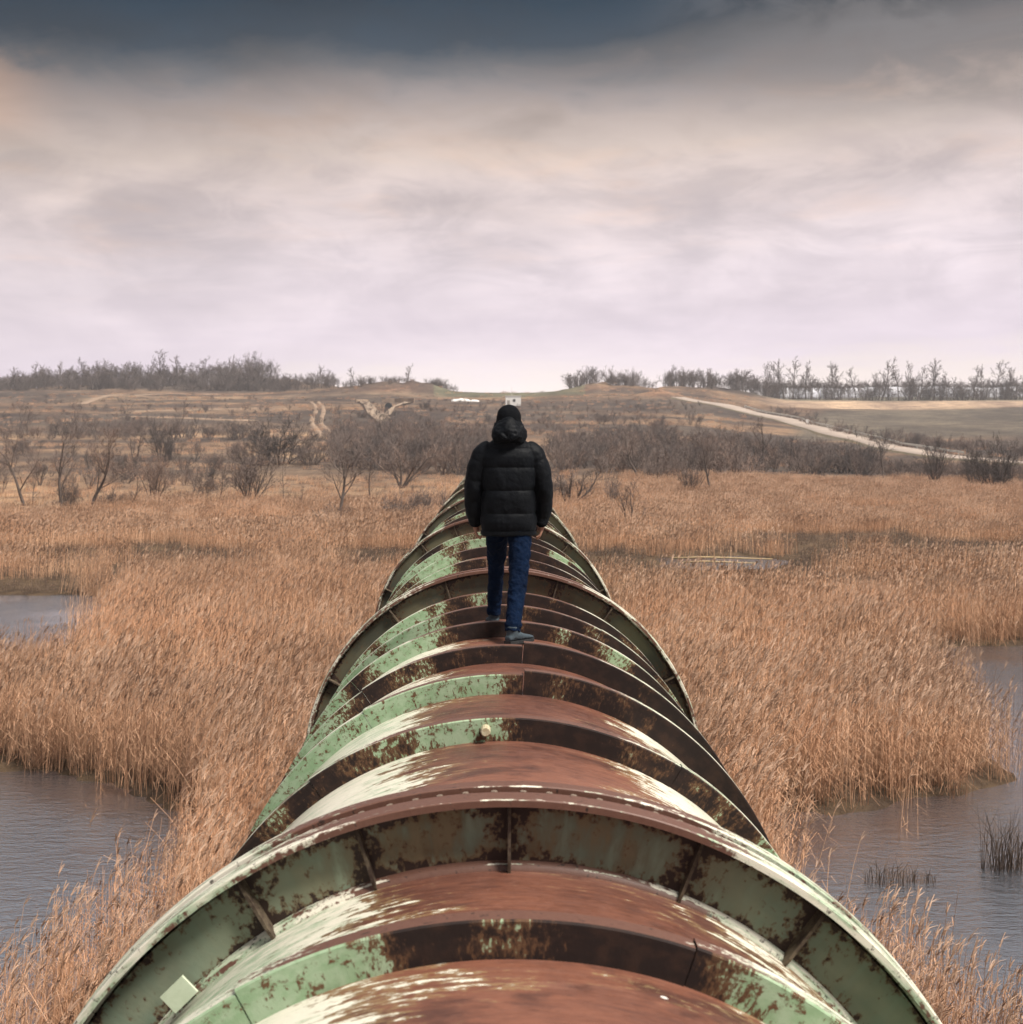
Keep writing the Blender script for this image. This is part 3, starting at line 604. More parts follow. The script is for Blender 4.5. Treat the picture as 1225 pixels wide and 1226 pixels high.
NEAR = [
 (30, 606, 84, 'lean', 1, 'bare tree leaning left at the left edge of the marsh', T, M_twig, 1., 0),
 (73, 611, 94, 'tree', 1, 'slim bare tree second from the left edge, before the marsh', T, M_twig, .8, 1.),
 (108, 613, 92, 'tree', 2, 'bare tree with thick double trunk base, third from the left edge', T, M_twig_red, 1., 0.4),
 (39, 604, 40, 'thin', 1, 'small thin sapling just right of the leaning tree', T, M_twig, 1., 0),
 (84, 611, 46, 'bush', 1, 'dense low sapling clump between the second and third trees', SH, M_twig, .5, 0),
 (133, 611, 26, 'bush', 2, 'low twiggy bush right of the double trunk tree', SH, M_twig, .8, 0),
 (157, 612, 42, 'thin', 2, 'short crooked sapling left of the fan shaped shrub', T, M_twig, 1.2, 0),
 (184, 603, 58, 'shrub', 1, 'fan shaped multi stemmed shrub on the left marsh edge', SH, M_twig_red, 1.15, 0),
 (228, 600, 42, 'thin', 3, 'first thin sapling right of the fan shaped shrub', T, M_twig, 1.2, 0),
 (245, 600, 32, 'shrub', 2, 'small upright shrub, second growth right of the fan shaped shrub', SH, M_twig, .8, 0),
 (263, 599, 40, 'thin', 4, 'thin sapling just left of the round dense shrub', T, M_twig, 1.3, 0),
 (299, 606, 62, 'shrub', 3, 'round dense shrub with bowed stems on the left marsh edge', SH, M_twig, 1.1, 0.5),
 (340, 603, 48, 'thin', 5, 'thin pole-like sapling right of the round dense shrub', T, M_twig, .8, 0),
 (360, 613, 32, 'thin', 6, 'short sapling left of the spreading tree by the driftwood', T, M_twig, .9, 0),
 (403, 624, 80, 'tree', 3, 'spreading bare tree standing beside the driftwood stump', T, M_twig, 1.15, 0),
 (404, 628, 26, 'bush', 3, 'low twiggy bush at the foot of the spreading tree', SH, M_twig, .9, 0),
 (443, 596, 54, 'thin', 7, 'straight thin sapling between spreading tree and limbed shrub', T, M_twig, 1.1, 0),
 (480, 585, 48, 'limbs', 1, 'low tree with thick limb reaching right, left of the man', T, M_twig, 1.1, 0),
 (337, 556, 56, 'bush', 4, 'big dark dense shrub mound on the left slope', SH, M_twig_dark, 1.0, 0),
 (300, 558, 34, 'bush', 5, 'smaller grey shrub on the left flank of the dark mound', SH, M_twig, 1.1, 0),
 (372, 557, 36, 'bush', 6, 'grey brown shrub on the right flank of the dark mound', SH, M_twig, 1.1, 0),
 (488, 624, 42, 'bush', 7, 'wide low shrub beside the left edge of the pipe', SH, M_twig, 1.15, 0),
 (520, 618, 36, 'bush', 1, 'low shrub touching the far left edge of the pipe', SH, M_twig, .8, 1.),
 (153, 566, 22, 'bush', 2, 'very dark low bush behind the fan shaped shrub', SH, M_twig_dark, .9, 1.),
 (162, 560, 54, 'forked', 1, 'forked bare tree behind the fan shaped shrub', T, M_twig, .9, 0),
 (193, 553, 52, 'shrub', 1, 'dense dark upright shrub right of the forked tree', SH, M_twig_dark, .8, 1.),
 (205, 551, 34, 'bush', 6, 'dark bush against the right side of the dark upright shrub', SH, M_twig_dark, .6, 2.),
 (30, 522, 38, 'forked', 2, 'far bare tree nearest the left edge on the upper slope', T, M_twig, .8, 0, ),
 (92, 524, 40, 'tree', 1, 'far bare tree on the upper slope above the slim tree', T, M_twig, .8, 2.),
 (150, 517, 34, 'tree', 2, 'far round crowned tree beside the left end of pale track', T, M_twig, .8, 2.),
 (214, 520, 40, 'thin', 2, 'far slender tree crossing the pale level track', T, M_twig, 1., 0),
 (255, 524, 22, 'thin', 5, 'first of four tiny saplings under the pale level track', T, M_twig, .8, 0),
 (267, 525, 22, 'thin', 6, 'second of four tiny saplings under the pale level track', T, M_twig_dark, 1., 1.),
 (280, 523, 24, 'thin', 1, 'third of four tiny saplings under the pale level track', T, M_twig, .9, 1.),
 (289, 522, 18, 'thin', 3, 'fourth of four tiny saplings under the pale level track', T, M_twig, .8, 1.),
 (255, 560, 24, 'bush', 3, 'small isolated bush on straw ground left of the dark mound', SH, M_twig, .7, 1.),
 (508, 490, 11, 'bush', 4, 'small dark bush on open slope right of the gully', SH, M_twig_dark, 1., 2.),
 (754, 634, 56, 'forked', 3, 'forked bare tree nearest the pipe on the right', T, M_twig, 1.05, 0),
 (768, 636, 26, 'thin', 4, 'short sapling at the foot of the right forked tree', T, M_twig, 1., 1.),
 (681, 608, 52, 'limbs', 2, 'low tree with crooked limbs just right of the man', T, M_twig, 1.2, 0),
 (731, 608, 38, 'shrub', 2, 'narrow dense shrub between the limbed and forked trees', SH, M_twig, .7, 1.),
 (664, 598, 34, 'bush', 5, 'tangled grey shrub behind the elbow of the man', SH, M_twig, .9, 1.),
 (765, 576, 60, 'tree', 2, 'wide bare tree on the right edge of straw meadow', T, M_twig, 1.15, 3.),
 (785, 577, 34, 'bush', 7, 'low dense shrub right of the wide bare tree', SH, M_twig, 1., 1.),
 (852, 592, 64, 'tree', 3, 'bare tree standing forward of the right thicket', T, M_twig, .9, 2.),
 (826, 594, 36, 'shrub', 3, 'fan shaped shrub left of the forward thicket tree', SH, M_twig, 1.1, 2.),
 (902, 612, 18, 'stick', 1, 'dead forked sticks standing alone in the straw meadow', T, M_twig_dark, 1., 0),
 (912, 566, 62, 'tree', 1, 'tall bare tree at the centre of the right thicket', T, M_twig, .9, 4.),
 (880, 560, 52, 'forked', 1, 'bare tree left of the tall central thicket tree', T, M_twig, .9, 1.),
 (1058, 576, 54, 'tree', 3, 'bare tree left of the two darkest shrubs on the right', T, M_twig_dark, .8, 1.),
 (1120, 583, 60, 'shrub', 1, 'dark narrow shrub, left of the two darkest on the right', SH, M_twig_dark, .75, 3.),
 (1192, 588, 66, 'bush', 4, 'largest dark round shrub near the right edge', SH, M_twig_dark, .62, 0),
 (1166, 586, 46, 'shrub', 2, 'small dark shrub left of the largest dark round shrub', SH, M_twig_dark, .7, 3.),
 (704, 502, 24, 'thin', 3, 'thin sapling on the slope up right of the man', T, M_twig, 1., 1.),
 (720, 508, 14, 'bush', 2, 'small blue grey bush on the slope right of the man', SH, M_twig, 1., 0),
 (790, 515, 16, 'bush', 3, 'small bush on the slope below the red earth mound', SH, M_twig, .9, 2.),
 (825, 503, 18, 'thin', 6, 'small sapling left of the road on the right slope', T, M_twig, 1.2, 1.),
]
for (px, py, hp, st, sdd, lab, cat, tw, wd, rz) in NEAR:
    place_tree({'tree': 'bare_tree', 'shrub': 'bare_shrub'}[cat], px, py, hp * 1.12, st, sdd, lab, cat, 'bare trees and shrubs at the marsh edge', False, wd, tw, rz)

ORD = ['first', 'second', 'third', 'fourth', 'fifth', 'sixth', 'seventh', 'eighth', 'ninth', 'tenth', 'eleventh', 'twelfth', 'thirteenth', 'fourteenth', 'fifteenth', 'sixteenth', 'seventeenth', 'eighteenth', 'nineteenth', 'twentieth', 'twenty-first', 'twenty-second', 'twenty-third', 'twenty-fourth']
row = [(916, 44), (929, 46), (939, 50), (950, 52), (964, 48), (972, 40), (996, 48), (1004, 46), (1026, 42), (1044, 38), (1056, 54), (1076, 44), (1091, 48), (1102, 42), (1113, 50), (1119, 46), (1134, 38), (1165, 42), (1175, 44), (1193, 50), (1203, 36), (1216, 44)]
for i, (px, hp) in enumerate(row):
    place_tree('bare_tree', px, 0, hp, 'tall', i % 6, '%s tall bare tree from the left in the right skyline row' % ORD[i], 'tree', 'skyline trees before the white tunnels', True, 1. if px != 1056 else 1.4, M_twig_far, i * 1.3, D=622 + (i * 7 % 11), bark=M_twig_far)
lrow = [(12, 30), (42, 34), (70, 34), (100, 36), (128, 34), (190, 44), (212, 38), (240, 40), (270, 42), (300, 34), (385, 30), (395, 24), (485, 30), (425, 24)]
for i, (px, hp) in enumerate(sorted(lrow)):
    dd_ = 628 if px < 340 else 600
    place_tree('bare_tree', px, 0, hp, 'tall', (i + 2) % 6, '%s taller bare tree from the left along the left skyline' % ORD[i], 'tree', 'taller trees on the left skyline', True, 1.2, M_twig_far, i * .9, D=dd_, bark=M_twig_far)

def src(style, seed, far, mat, rm=.02):
    tk, cr, zs = tree_mesh(seed * 31 + 5, style, far, rm); mb_ = MB(); 
    for me_ in (tk, cr): mb_.add([v.co for v in me_.vertices], [tuple(q.vertices) for q in me_.polygons])
    mb_.v = [(a_ / zs, b2 / zs, c2 / zs) for a_, b2, c2 in mb_.v]; me_ = mb_.mesh('shrub_source'); me_.materials.append(mat); o_ = bpy.data.objects.new('shrub_source', me_); o_['h'] = zs; return o_
def wood(name, pts_, srcs, label, cat):
    """pts_: (x, D, height in m, width factor)"""
    A = np.array(pts_); z = gz(A[:, 0], A[:, 1]); n_ = len(A); ix = nr.integers(0, len(srcs), n_)
    k_ = A[:, 2]; scatter(name, np.stack([A[:, 0], A[:, 1], z], 1), np.stack([np.zeros(n_), np.zeros(n_), nr.uniform(0, 6.28, n_)], 1), np.stack([k_ * A[:, 3], k_ * A[:, 3], k_], 1), ix, srcs, label, cat)
S1 = [src('shrub', 1, True, M_twig_dark), src('bush', 2, True, M_twig), src('bush', 3, True, M_twig_red), src('shrub', 4, True, M_twig), src('bush', 5, True, M_twig_dark), src('forked', 6, True, M_twig)]
S2 = [src('bush', 7, True, M_twig_far), src('shrub', 8, True, M_twig_far), src('bush', 10, True, M_twig_far)]
S3 = [src('tall', 9 + q, True, M_twig_far, .04) for q in range(4)] + [src('forked', 30, True, M_twig_far, .03), src('shrub', 31, True, M_twig_far)]
def band(n_, px0, px1, f_y0, f_y1, h0, h1, wd=1.):
    o_ = []
    for _ in range(n_):
        px = rng.uniform(px0, px1); y0, y1 = f_y0(px), f_y1(px); py = rng.uniform(y0, y1); x_, D, z_ = hit(px, py)
        o_.append((x_, D, rng.uniform(h0, h1) * (.55 if px > 1040 and h1 == 5.4 else 1.), wd * rng.uniform(.75, 1.2)))
    return o_
def lin(*pp):
    a_ = np.array(pp, float); return lambda q: float(np.interp(q, a_[:, 0], a_[:, 1]))
wood('thicket', band(340, 770, 1240, lin((770, 548), (850, 528), (930, 538), (1000, 549), (1100, 564), (1240, 570)), lin((770, 572), (850, 576), (950, 572), (1050, 572), (1120, 578), (1240, 584)), 3.0, 5.4), S1, 'grey bare thicket below the descending road', 'thicket')
wood('thicket', band(150, 660, 800, lin((660, 535), (800, 520)), lin((660, 566), (800, 568)), 2.5, 5.), S1, 'looser bare scrub on the slope right of the man', 'thicket')
wood('thicket', band(230, 400, 590, lin((400, 520), (470, 515), (590, 530)), lin((400, 566), (470, 566), (590, 572)), 2.8, 5.8), S1, 'purple grey bare scrub on the slope left of the man', 'thicket')
wood('thicket', band(120, 0, 300, lin((0, 535), (300, 535)), lin((0, 592), (300, 588)), 1.0, 3.4), S1, 'scattered low scrub among the left marsh edge trees', 'thicket')
wood('hedge', band(70, 0, 310, lin((0, 518), (310, 522)), lin((0, 527), (310, 527)), 2.2, 5.), S1, 'dark hedge line across the left slope below the pale track', 'hedge')
wood('thicket', band(110, 925, 1240, lin((925, 492), (960, 497), (1060, 524), (1240, 545)), lin((925, 496), (960, 508), (1060, 535), (1240, 549)), 1.8, 4.), S1, 'dark scrub strip above the guard rail beside the field', 'thicket')
wood('thicket', band(620, 0, 840, lin((0, 476), (840, 482)), lin((0, 530), (840, 530)), .7, 2.6), S1, 'tiny scattered bushes all over the upper slope', 'thicket')
wood('thicket', band(210, 400, 840, lin((400, 488), (840, 490)), lin((400, 520), (840, 520)), .8, 2.6), S1, 'sparse small bushes high on the middle slope', 'thicket')
pts = []
for _ in range(430):
    px = rng.uniform(-20, 330); D = rng.uniform(612, 690); pts.append((X(px, D), D, rng.uniform(7, 12.5) * (.8 + .4 * vnoise(px / 30., 0, 3)), rng.uniform(.8, 1.2)))
for _ in range(160):
    px = rng.uniform(320, 400); D = rng.uniform(596, 640); pts.append((X(px, D), D, rng.uniform(3, 7), 1.))
wood('skyline_wood', pts, S3, 'dark bare wood along the left skyline', 'wood')
pts = []
for _ in range(260):
    px = rng.uniform(-20, 345); D = rng.uniform(608, 660); pts.append((X(px, D), D, rng.uniform(3, 7.5), 1.))
wood('skyline_undergrowth', pts, S2, 'dark bushes at the foot of the left skyline wood', 'scrub')
pts = []
for _ in range(60):
    px = rng.choice([rng.uniform(405, 470), rng.gauss(525, 9), rng.gauss(480, 12)]); D = rng.uniform(580, 606); pts.append((X(px, D), D, rng.uniform(2, 5.5), 1.1))
wood('skyline_scrub', pts, S2, 'low scrub on the hummocks left of the gap in the skyline', 'scrub')
pts = []
for _ in range(120):
    px = rng.choice([rng.uniform(680, 715), rng.gauss(755, 16), rng.gauss(735, 16)]); D = rng.uniform(580, 612); pts.append((X(px, D), D, rng.uniform(1.5, 5.) if rng.random() < .7 else rng.uniform(5, 9), 1.1))
wood('skyline_scrub', pts, S2[:2] + S3[2:], 'round clump of bushes on the hummock right of the gap', 'scrub')
pts = []
for _ in range(190):
    px = rng.uniform(795, 935); D = rng.uniform(596, 640); pts.append((X(px, D), D, rng.uniform(5, 10) * (.75 + .5 * vnoise(px / 18., 0, 5)), 1.))
wood('skyline_wood', pts, S3, 'bare wood on the skyline where the road reaches the top', 'wood')
pts = []
for _ in range(320):
    px = rng.uniform(925, 1240); D = rng.uniform(612, 634); pts.append((X(px, D), D, rng.uniform(1.0, 2.2) if rng.random() < .58 else rng.uniform(7, 13), .9))
wood('skyline_undergrowth', pts, S2[:2] + S3, 'undergrowth at the feet of the right skyline row', 'scrub')

pts = []
for _ in range(230):
    px = rng.uniform(915, 1250); D = rng.uniform(716, 745); pts.append((X(px, D), D, rng.uniform(7, 11.5), 1.1))
wood('hedge', pts, S2 + S3[4:], 'far hedge behind the white tunnels', 'hedge')
# ------------------------------------------------------------------ small far things
hx, hD, hz = hit(614.5, 486); HS = 19. / F * hD / 6.5
hut = empty('small_hut', (hx, hD, hz)); tag(hut, 'small white flat hut just below the skyline above the man', 'hut'); hut.scale = (HS, HS, HS * .95)
MB().box((0, 0, 2.0), (6.2, 4., 4.0)).build('wall', M_white, hut)
MB().box((0, 0, 4.12), (6.5, 4.3, .24)).build('roof', M_white, hut)
MB().box((.4, -2.03, 2.3), (1.0, .1, 1.1)).build('window', M_dark, hut)
MB().box((-1.9, -2.03, 1.2), (1.0, .1, 2.3)).build('door', M_concrete, hut)
MB().tube([(-.6, 0, 4.2), (-.6, 0, 8.2)], .07, 6).build('mast', M_galv, hut)
for px, w_, h_, lab in ((549, 7.5, 1.5, 'larger low white tarp covered heap left of the hut'), (565.5, 3.6, 1.1, 'smaller low white tarp covered heap left of the hut')):
    x_, D, z_ = hit(px + 3, 481); mb_ = MB(); rings = []
    for i in range(7):
        s_ = i / 6; hh = h_ * (.35 + .65 * math.sin(math.pi * (.12 + .76 * s_))) * rng.uniform(.85, 1.1)
        rings.append([(x_ + w_ * (s_ - .5), D + 1.6 * math.cos(a_), z_ - .2 + max(0, math.sin(a_)) * hh) for a_ in [2 * math.pi * k_ / 12 for k_ in range(12)]])
    tag(mb_.loft(rings).build('covered_heap', M_white, smooth=True), lab, 'heap')
# white plastic tunnels behind the right tree row
for i in range(6):
    px0, px1 = 928 + i * 54, 928 + i * 54 + 52; D = 700.; x0, x1 = X(px0, D), X(px1, D); rings = []
    z_ = float(gz((x0 + x1) / 2, D)); n_ = 10; L_ = x1 - x0
    e_ = empty('plastic_tunnel', ((x0 + x1) / 2, D, z_)); tag(e_, '%s long white plastic tunnel from the left behind the right skyline row' % ORD[i], 'greenhouse', 'white tunnels behind the tree row')
    for k_ in range(5):
        xx = -L_ / 2 + L_ * k_ / 4; rings.append([(xx, 4 * math.cos(a_), -1.5 + (7.2 + .25 * math.sin(k_ * 2.1 + i)) * max(0., math.sin(a_)) ** .7) for a_ in [math.pi * j / n_ for j in range(n_ + 1)]])
    MB().loft(rings).build('cover', M_foil, e_, True)
    MB().tube([(-L_ / 2, 4 * math.cos(a_), -1.5 + 7.4 * max(0., math.sin(a_)) ** .7) for a_ in [math.pi * j / 10 for j in range(11)]], .12, 5).build('hoop', M_galv, e_)
sx_, sD_, sz_ = hit(967, 511)
sg = empty('road_sign', (sx_, sD_, sz_)); tag(sg, 'tiny white road marker on a post beside the guard rail', 'road sign')
MB().tube([(0, 0, 0), (0, 0, 2.2)], .06, 6).build('post', M_galv, sg)
MB().tube([(0, -.08, 1.9), (0, -.03, 1.9)], .62, 14).build('sign_plate', M_white, sg)
dw = empty('driftwood_stump', hit(391, 634)); tag(dw, 'pale broken driftwood stump in front of the spreading tree', 'stump')
mb_ = MB(); mb_.tube([(-.9, 0, 0), (-.3, 0, .35), (.4, .1, .45), (.9, .1, .2)], [.2, .24, .2, .1], 7); mb_.build('log', M_wood, dw, True)
for i in range(5):
    a_ = -1.2 + i * .55; mb_ = MB(); mb_.tube([(-.2 + .15 * i, 0, .35), (-.2 + .15 * i + math.sin(a_) * .5, .05, .9), (-.2 + .15 * i + math.sin(a_) * 1.0, .1, 1.3 + .2 * math.cos(i))], [.09, .06, .025], 5); mb_.build('branch', M_bark, dw, True)
for (px0, px1, py, lab, rr) in ((806, 925, 669, 'longer pale pole lying across the dark pool right of the pipe', .06), (818, 905, 674, 'shorter pale pole lying in front of the longer one', .05)):
    D = CZ * F / (py - VY) * .985; mb_ = MB(); mb_.tube([(X(px0 + (px1 - px0) * s_, D), D + .15 * math.sin(s_ * 3), .14 + .05 * math.sin(s_ * 5)) for s_ in (0, .3, .6, 1)], [rr, rr, rr * .8, rr * .5], 7)
    tag(mb_.build('fallen_pole', M_wood, smooth=True), lab, 'pole')
D = 43.2; x_ = X(1110, D)
mb_ = MB(); mb_.tube([(-.15, 0, .06), (-.13, 0, .06), (-.08, 0, .065), (.05, 0, .06), (.09, 0, .06), (.12, 0, .06), (.15, 0, .06)], [.02, .055, .07, .07, .045, .022, .02], 10)
o = mb_.build('floating_litter', M_white, None, True); o.location = (x_, D, .0); tag(o, 'small white piece of litter floating at the right reed edge', 'litter')
for j, (px, py, n_, h_, w_, lab) in enumerate(((1205, 1040, 70, 1.15, .42, 'larger dark tussock standing in the lower right pond'), (1066, 1056, 46, .34, .42, 'low dark tussock awash in the lower right pond'), (1105, 1056, 20, .25, .2, 'smallest dark tuft awash in the lower right pond'))):
    D = CZ * F / (py - VY); r_ = random.Random(j); v, f, mi = [], [], []
    for _ in range(n_ * 2):
        a_ = r_.uniform(0, 6.28); q = w_ * math.sqrt(r_.random()); bx_, by_ = q * math.cos(a_), q * .6 * math.sin(a_); hh = h_ * r_.uniform(.4, 1.); lx = r_.gauss(.1, .3) * hh; ly = r_.gauss(0, .25) * hh
        ribbon(v, f, mi, [(bx_, by_, -.1), (bx_ + lx * .3, by_ + ly * .3, hh * .6), (bx_ + lx, by_ + ly, hh)], .014, .005, r_.uniform(0, 3.14))
    o = link('sedge_tussock', mesh('sedge_tussock', v, f), M_sedge); o.location = (X(px, D), D, 0); tag(o, lab, 'tussock', 'tussocks in the lower right pond')

# ------------------------------------------------------------------ the pipeline
RP, RR, RF, AXZ = 1.63, 1.75, 1.91, CZ - 3.23
def axx(d): return .031 - .10 * float(sst(13, 20, d))
def ring_part(name, strips, th, d0, mat, parent, wob=0., extra=None):
    """strips: list of [(r, dd, v), ...] profile pieces; every strip is its own smooth surface round the axis"""
    v, f, A = [], [], []
    nt_ = len(th); closed = abs((th[-1] - th[0]) - 2 * math.pi) < 1e-3
    for st in strips:
        b_ = len(v)
        for t_ in th:
            for (r_, dd, vv) in st:
                d_ = d0 + dd; rr = r_ + (wob * (float(vnoise(t_ * 3.1, d_ * 1.7, 4)) - .5) if wob else 0)
                v.append((axx(d_) + rr * math.sin(t_), d_, AXZ + rr * math.cos(t_))); A.append((t_, vv, d_))
        m_ = len(st)
        for i in range(nt_ - 1):
            for k_ in range(m_ - 1):
                f.append((b_ + i * m_ + k_, b_ + i * m_ + k_ + 1, b_ + (i + 1) * m_ + k_ + 1, b_ + (i + 1) * m_ + k_))
    me_ = mesh(name, v, f); a_ = me_.attributes.new('puv', 'FLOAT_VECTOR', 'POINT'); a_.data.foreach_set('vector', np.array(A, np.float32).ravel())
    return link(name, me_, mat, parent, True)
def puv(n):
    s_ = n.sep(n.attr('puv').outputs['Vector']); return s_[0], s_[1], s_[2]
PAINT, PAINT2 = (.235, .355, .21), (.33, .435, .295)
CHALK = (.72, .69, .58)
RUST_O, RUST_R, RUST_B, RUST_D = (.215, .088, .055), (.085, .036, .027), (.075, .036, .022), (.017, .0105, .0095)

# top surface of the barrel: walked-on orange rust, streaks of chalky paint down the flanks
M_skin, n, b = principled('barrel_steel', rough=.4, spec=.5)
th_, v_, d_ = puv(n); arc = n.m('MULTIPLY', th_, 1.65)
st1 = n.noise(n.comb(n.m('MULTIPLY', arc, .75), n.m('MULTIPLY', d_, 8.), 1.), 1.6, 7., .6, .2)
st2 = n.noise(n.comb(n.m('MULTIPLY', arc, 3.4), n.m('MULTIPLY', d_, 20.), 4.), 2.2, 6., .7, .3)
bl = n.noise(n.comb(arc, n.m('MULTIPLY', d_, 1.1), 9.), .9, 4., .6)
fine = n.noise(n.comb(n.m('MULTIPLY', arc, 14.), n.m('MULTIPLY', d_, 40.), 2.), 1.5, 4., .6)
side = n.mr(n.m('ABSOLUTE', n.m('SUBTRACT', th_, .10)), .05, .62, -.14, .24)
lft = n.mr(th_, -.6, -.15, .10, 0.)
q = n.m('ADD', n.m('ADD', n.m('MULTIPLY', st1, .55), n.m('MULTIPLY', bl, .45)), n.m('ADD', side, lft))
pt2 = n.noise(n.comb(n.m('MULTIPLY', arc, 1.5), n.m('MULTIPLY', d_, 2.6), 21.), 1., 2., .5)
chip = n.noise(n.comb(n.m('MULTIPLY', arc, 16.), n.m('MULTIPLY', d_, 22.), 8.), 1., 6., .72)
q = n.m('ADD', q, n.m('MULTIPLY', n.m('SUBTRACT', chip, .5), .42))
q = n.m('ADD', q, n.m('MULTIPLY', n.m('SUBTRACT', pt2, .5), .5))
q = n.m('ADD', q, n.m('MULTIPLY', n.m('SUBTRACT', st2, .5), .75))
pf = n.mr(q, .625, .675)
rustc = n.mix(n.mr(n.m('ADD', n.m('MULTIPLY', bl, .6), n.m('MULTIPLY', st2, .4)), .35, .65), RUST_R, RUST_O)
rustc = n.mix(n.mr(st1, .56, .76, 0., .7), rustc, (.24, .118, .085))
rustc = n.mix(n.mr(n.noise(n.comb(n.m('MULTIPLY', arc, 2.6), n.m('MULTIPLY', d_, 5.), 31.), 1., 5., .6), .50, .66, 0., .8), rustc, (.062, .028, .022))
rustc = n.mix(n.mr(fine, .6, .75, 0., .6), rustc, RUST_B)
pc = n.mix(n.mr(n.m('ADD', n.m('MULTIPLY', st2, .6), n.m('MULTIPLY', bl, .4)), .38, .54), PAINT2, CHALK)
pc = n.mix(n.mr(n.m('ABSOLUTE', th_), .55, 1.0, 0., .8), pc, n.mix(n.mr(bl, .45, .6), PAINT, RUST_B))
pc = n.mix(n.mr(fine, .62, .74, 0., .7), pc, RUST_B)
colr = n.mix(pf, rustc, pc)
edge = n.m('MULTIPLY', n.mr(q, .54, .61), n.m('SUBTRACT', 1., pf))
colr = n.mix(n.m('MULTIPLY', edge, .5), colr, (.30, .22, .10))
wv = n.N.new('ShaderNodeTexVoronoi'); n.put(wv.inputs['Vector'], n.comb(n.m('MULTIPLY', arc, 2.4), n.m('MULTIPLY', d_, 3.), 0.)); wv.inputs['Scale'].default_value = 1.
spot = n.m('MULTIPLY', n.m('LESS_THAN', n.m('ADD', wv.outputs['Distance'], n.m('MULTIPLY', fine, .03)), .045), n.m('LESS_THAN', n.m('ABSOLUTE', th_), .6))
colr = n.mix(n.m('MULTIPLY', spot, .9), colr, (.75, .73, .68))
n.put(b.inputs['Base Color'], colr); n.put(b.inputs['Roughness'], n.mr(chip, .3, .7, .30, .58))
n.put(b.inputs['Normal'], n.bump(n.m('ADD', n.m('MULTIPLY', st2, .5), n.m('ADD', n.m('MULTIPLY', chip, .8), n.m('MULTIPLY', pf, .5))), .55, .007))

# upright faces of the ribs: flaking green on the left, dark rust on the right, patches in between
M_rib, n, b = principled('rib_steel', rough=.6, spec=.25)
th_, v_, d_ = puv(n); arc = n.m('MULTIPLY', th_, 1.7)
patch = n.noise(n.comb(n.m('MULTIPLY', arc, 1.7), n.m('MULTIPLY', d_, 1.9), 3.), 1., 2., .5)
mott = n.noise(n.comb(n.m('MULTIPLY', arc, 55.), n.m('MULTIPLY', v_, 3.2), n.m('MULTIPLY', d_, 9.)), 1., 6., .75)
mott2 = n.noise(n.comb(n.m('MULTIPLY', arc, 11.), n.m('MULTIPLY', v_, 2.), n.m('MULTIPLY', d_, 5.)), 1., 3., .6)
bias = n.mr(th_, -.70, .30, .13, -.10)
q = n.m('ADD', n.m('ADD', n.m('ADD', n.m('MULTIPLY', n.m('SUBTRACT', patch, .5), 1.7), .49), bias), n.m('ADD', n.m('MULTIPLY', n.m('SUBTRACT', mott, .5), .75), n.m('MULTIPLY', n.m('SUBTRACT', mott2, .5), .35)))
pf = n.m('MULTIPLY', n.mr(q, .56, .60), n.mr(n.noise(n.comb(n.m('MULTIPLY', arc, 26.), n.m('MULTIPLY', v_, 3.4), n.m('MULTIPLY', d_, 3.)), 1., 5., .7), .63, .53)); halo = n.mr(q, .42, .56)
pc = n.mix(n.mr(mott2, .35, .65), PAINT, PAINT2)
rc = n.mix(halo, n.mix(n.mr(mott2, .4, .7), RUST_D, (.035, .019, .014)), (.12, .062, .032))
n.put(b.inputs['Base Color'], n.mix(pf, rc, pc)); n.put(b.inputs['Roughness'], n.mix(pf, (.75,) * 3, (.5,) * 3))
n.put(b.inputs['Normal'], n.bump(n.m('ADD', n.m('MULTIPLY', pf, .6), mott), .4, .004))

# broad webs of the flanges; attribute v runs 0 (barrel) to 1 (rim); 'age' 0 fresh to 1 tarnished
def webmat(name, age):
    m_, n, b = principled(name, rough=.6, spec=.35)
    th_, v_, d_ = puv(n); arc = n.m('MULTIPLY', th_, 1.75)
    big_ = n.noise(n.comb(n.m('MULTIPLY', arc, 1.3), n.m('MULTIPLY', v_, .9), d_), 1.5, 3., .55)
    run = n.noise(n.comb(n.m('MULTIPLY', arc, 13.), n.m('MULTIPLY', v_, .9), d_), 1., 4., .6)
    sp = n.noise(n.comb(n.m('MULTIPLY', arc, 34.), n.m('MULTIPLY', v_, 7.), d_), 1., 4., .62)
    top = n.mr(n.m('ABSOLUTE', th_), .15, .62, 1., 0.)
    base_ = n.mix(n.mr(big_, .35, .65), (.17, .225, .165), (.27, .33, .24))
    stain = n.mix(n.mr(run, .35, .65), (.11, .078, .042), (.205, .165, .095))
    c_ = n.mix(n.m('MULTIPLY', n.m('ADD', .25, n.m('MULTIPLY', top, .75)), n.mr(n.m('ADD', n.m('MULTIPLY', run, .5), n.m('MULTIPLY', big_, .5)), .38, .56)), base_, stain)
    if age: c_ = n.mix(.82, c_, n.mix(n.mr(big_, .38, .62), (.034, .023, .016), (.082, .062, .034)))
    foot = n.mr(v_, .05, .42, .23, 0.); head = n.mr(v_, .76, 1., 0., .17)
    gus = n.m('MULTIPLY', n.attr('gus').outputs['Fac'], .24)
    q = n.m('ADD', n.m('ADD', n.m('MULTIPLY', sp, .75), n.m('MULTIPLY', run, .25)), n.m('ADD', n.m('ADD', foot, head), gus))
    q = n.m('ADD', q, n.m('MULTIPLY', top, .015))
    c_ = n.mix(n.mr(q, .58, .68, 0., .85), c_, (.13, .075, .038)); c_ = n.mix(n.mr(q, .66, .71), c_, (.035, .020, .016))
    n.put(b.inputs['Base Color'], c_); n.put(b.inputs['Normal'], n.bump(n.m('ADD', q, n.m('MULTIPLY', sp, .5)), .3, .004)); return m_
M_web, M_web2 = webmat('flange_web', 0), webmat('flange_web_tarnished', 1)

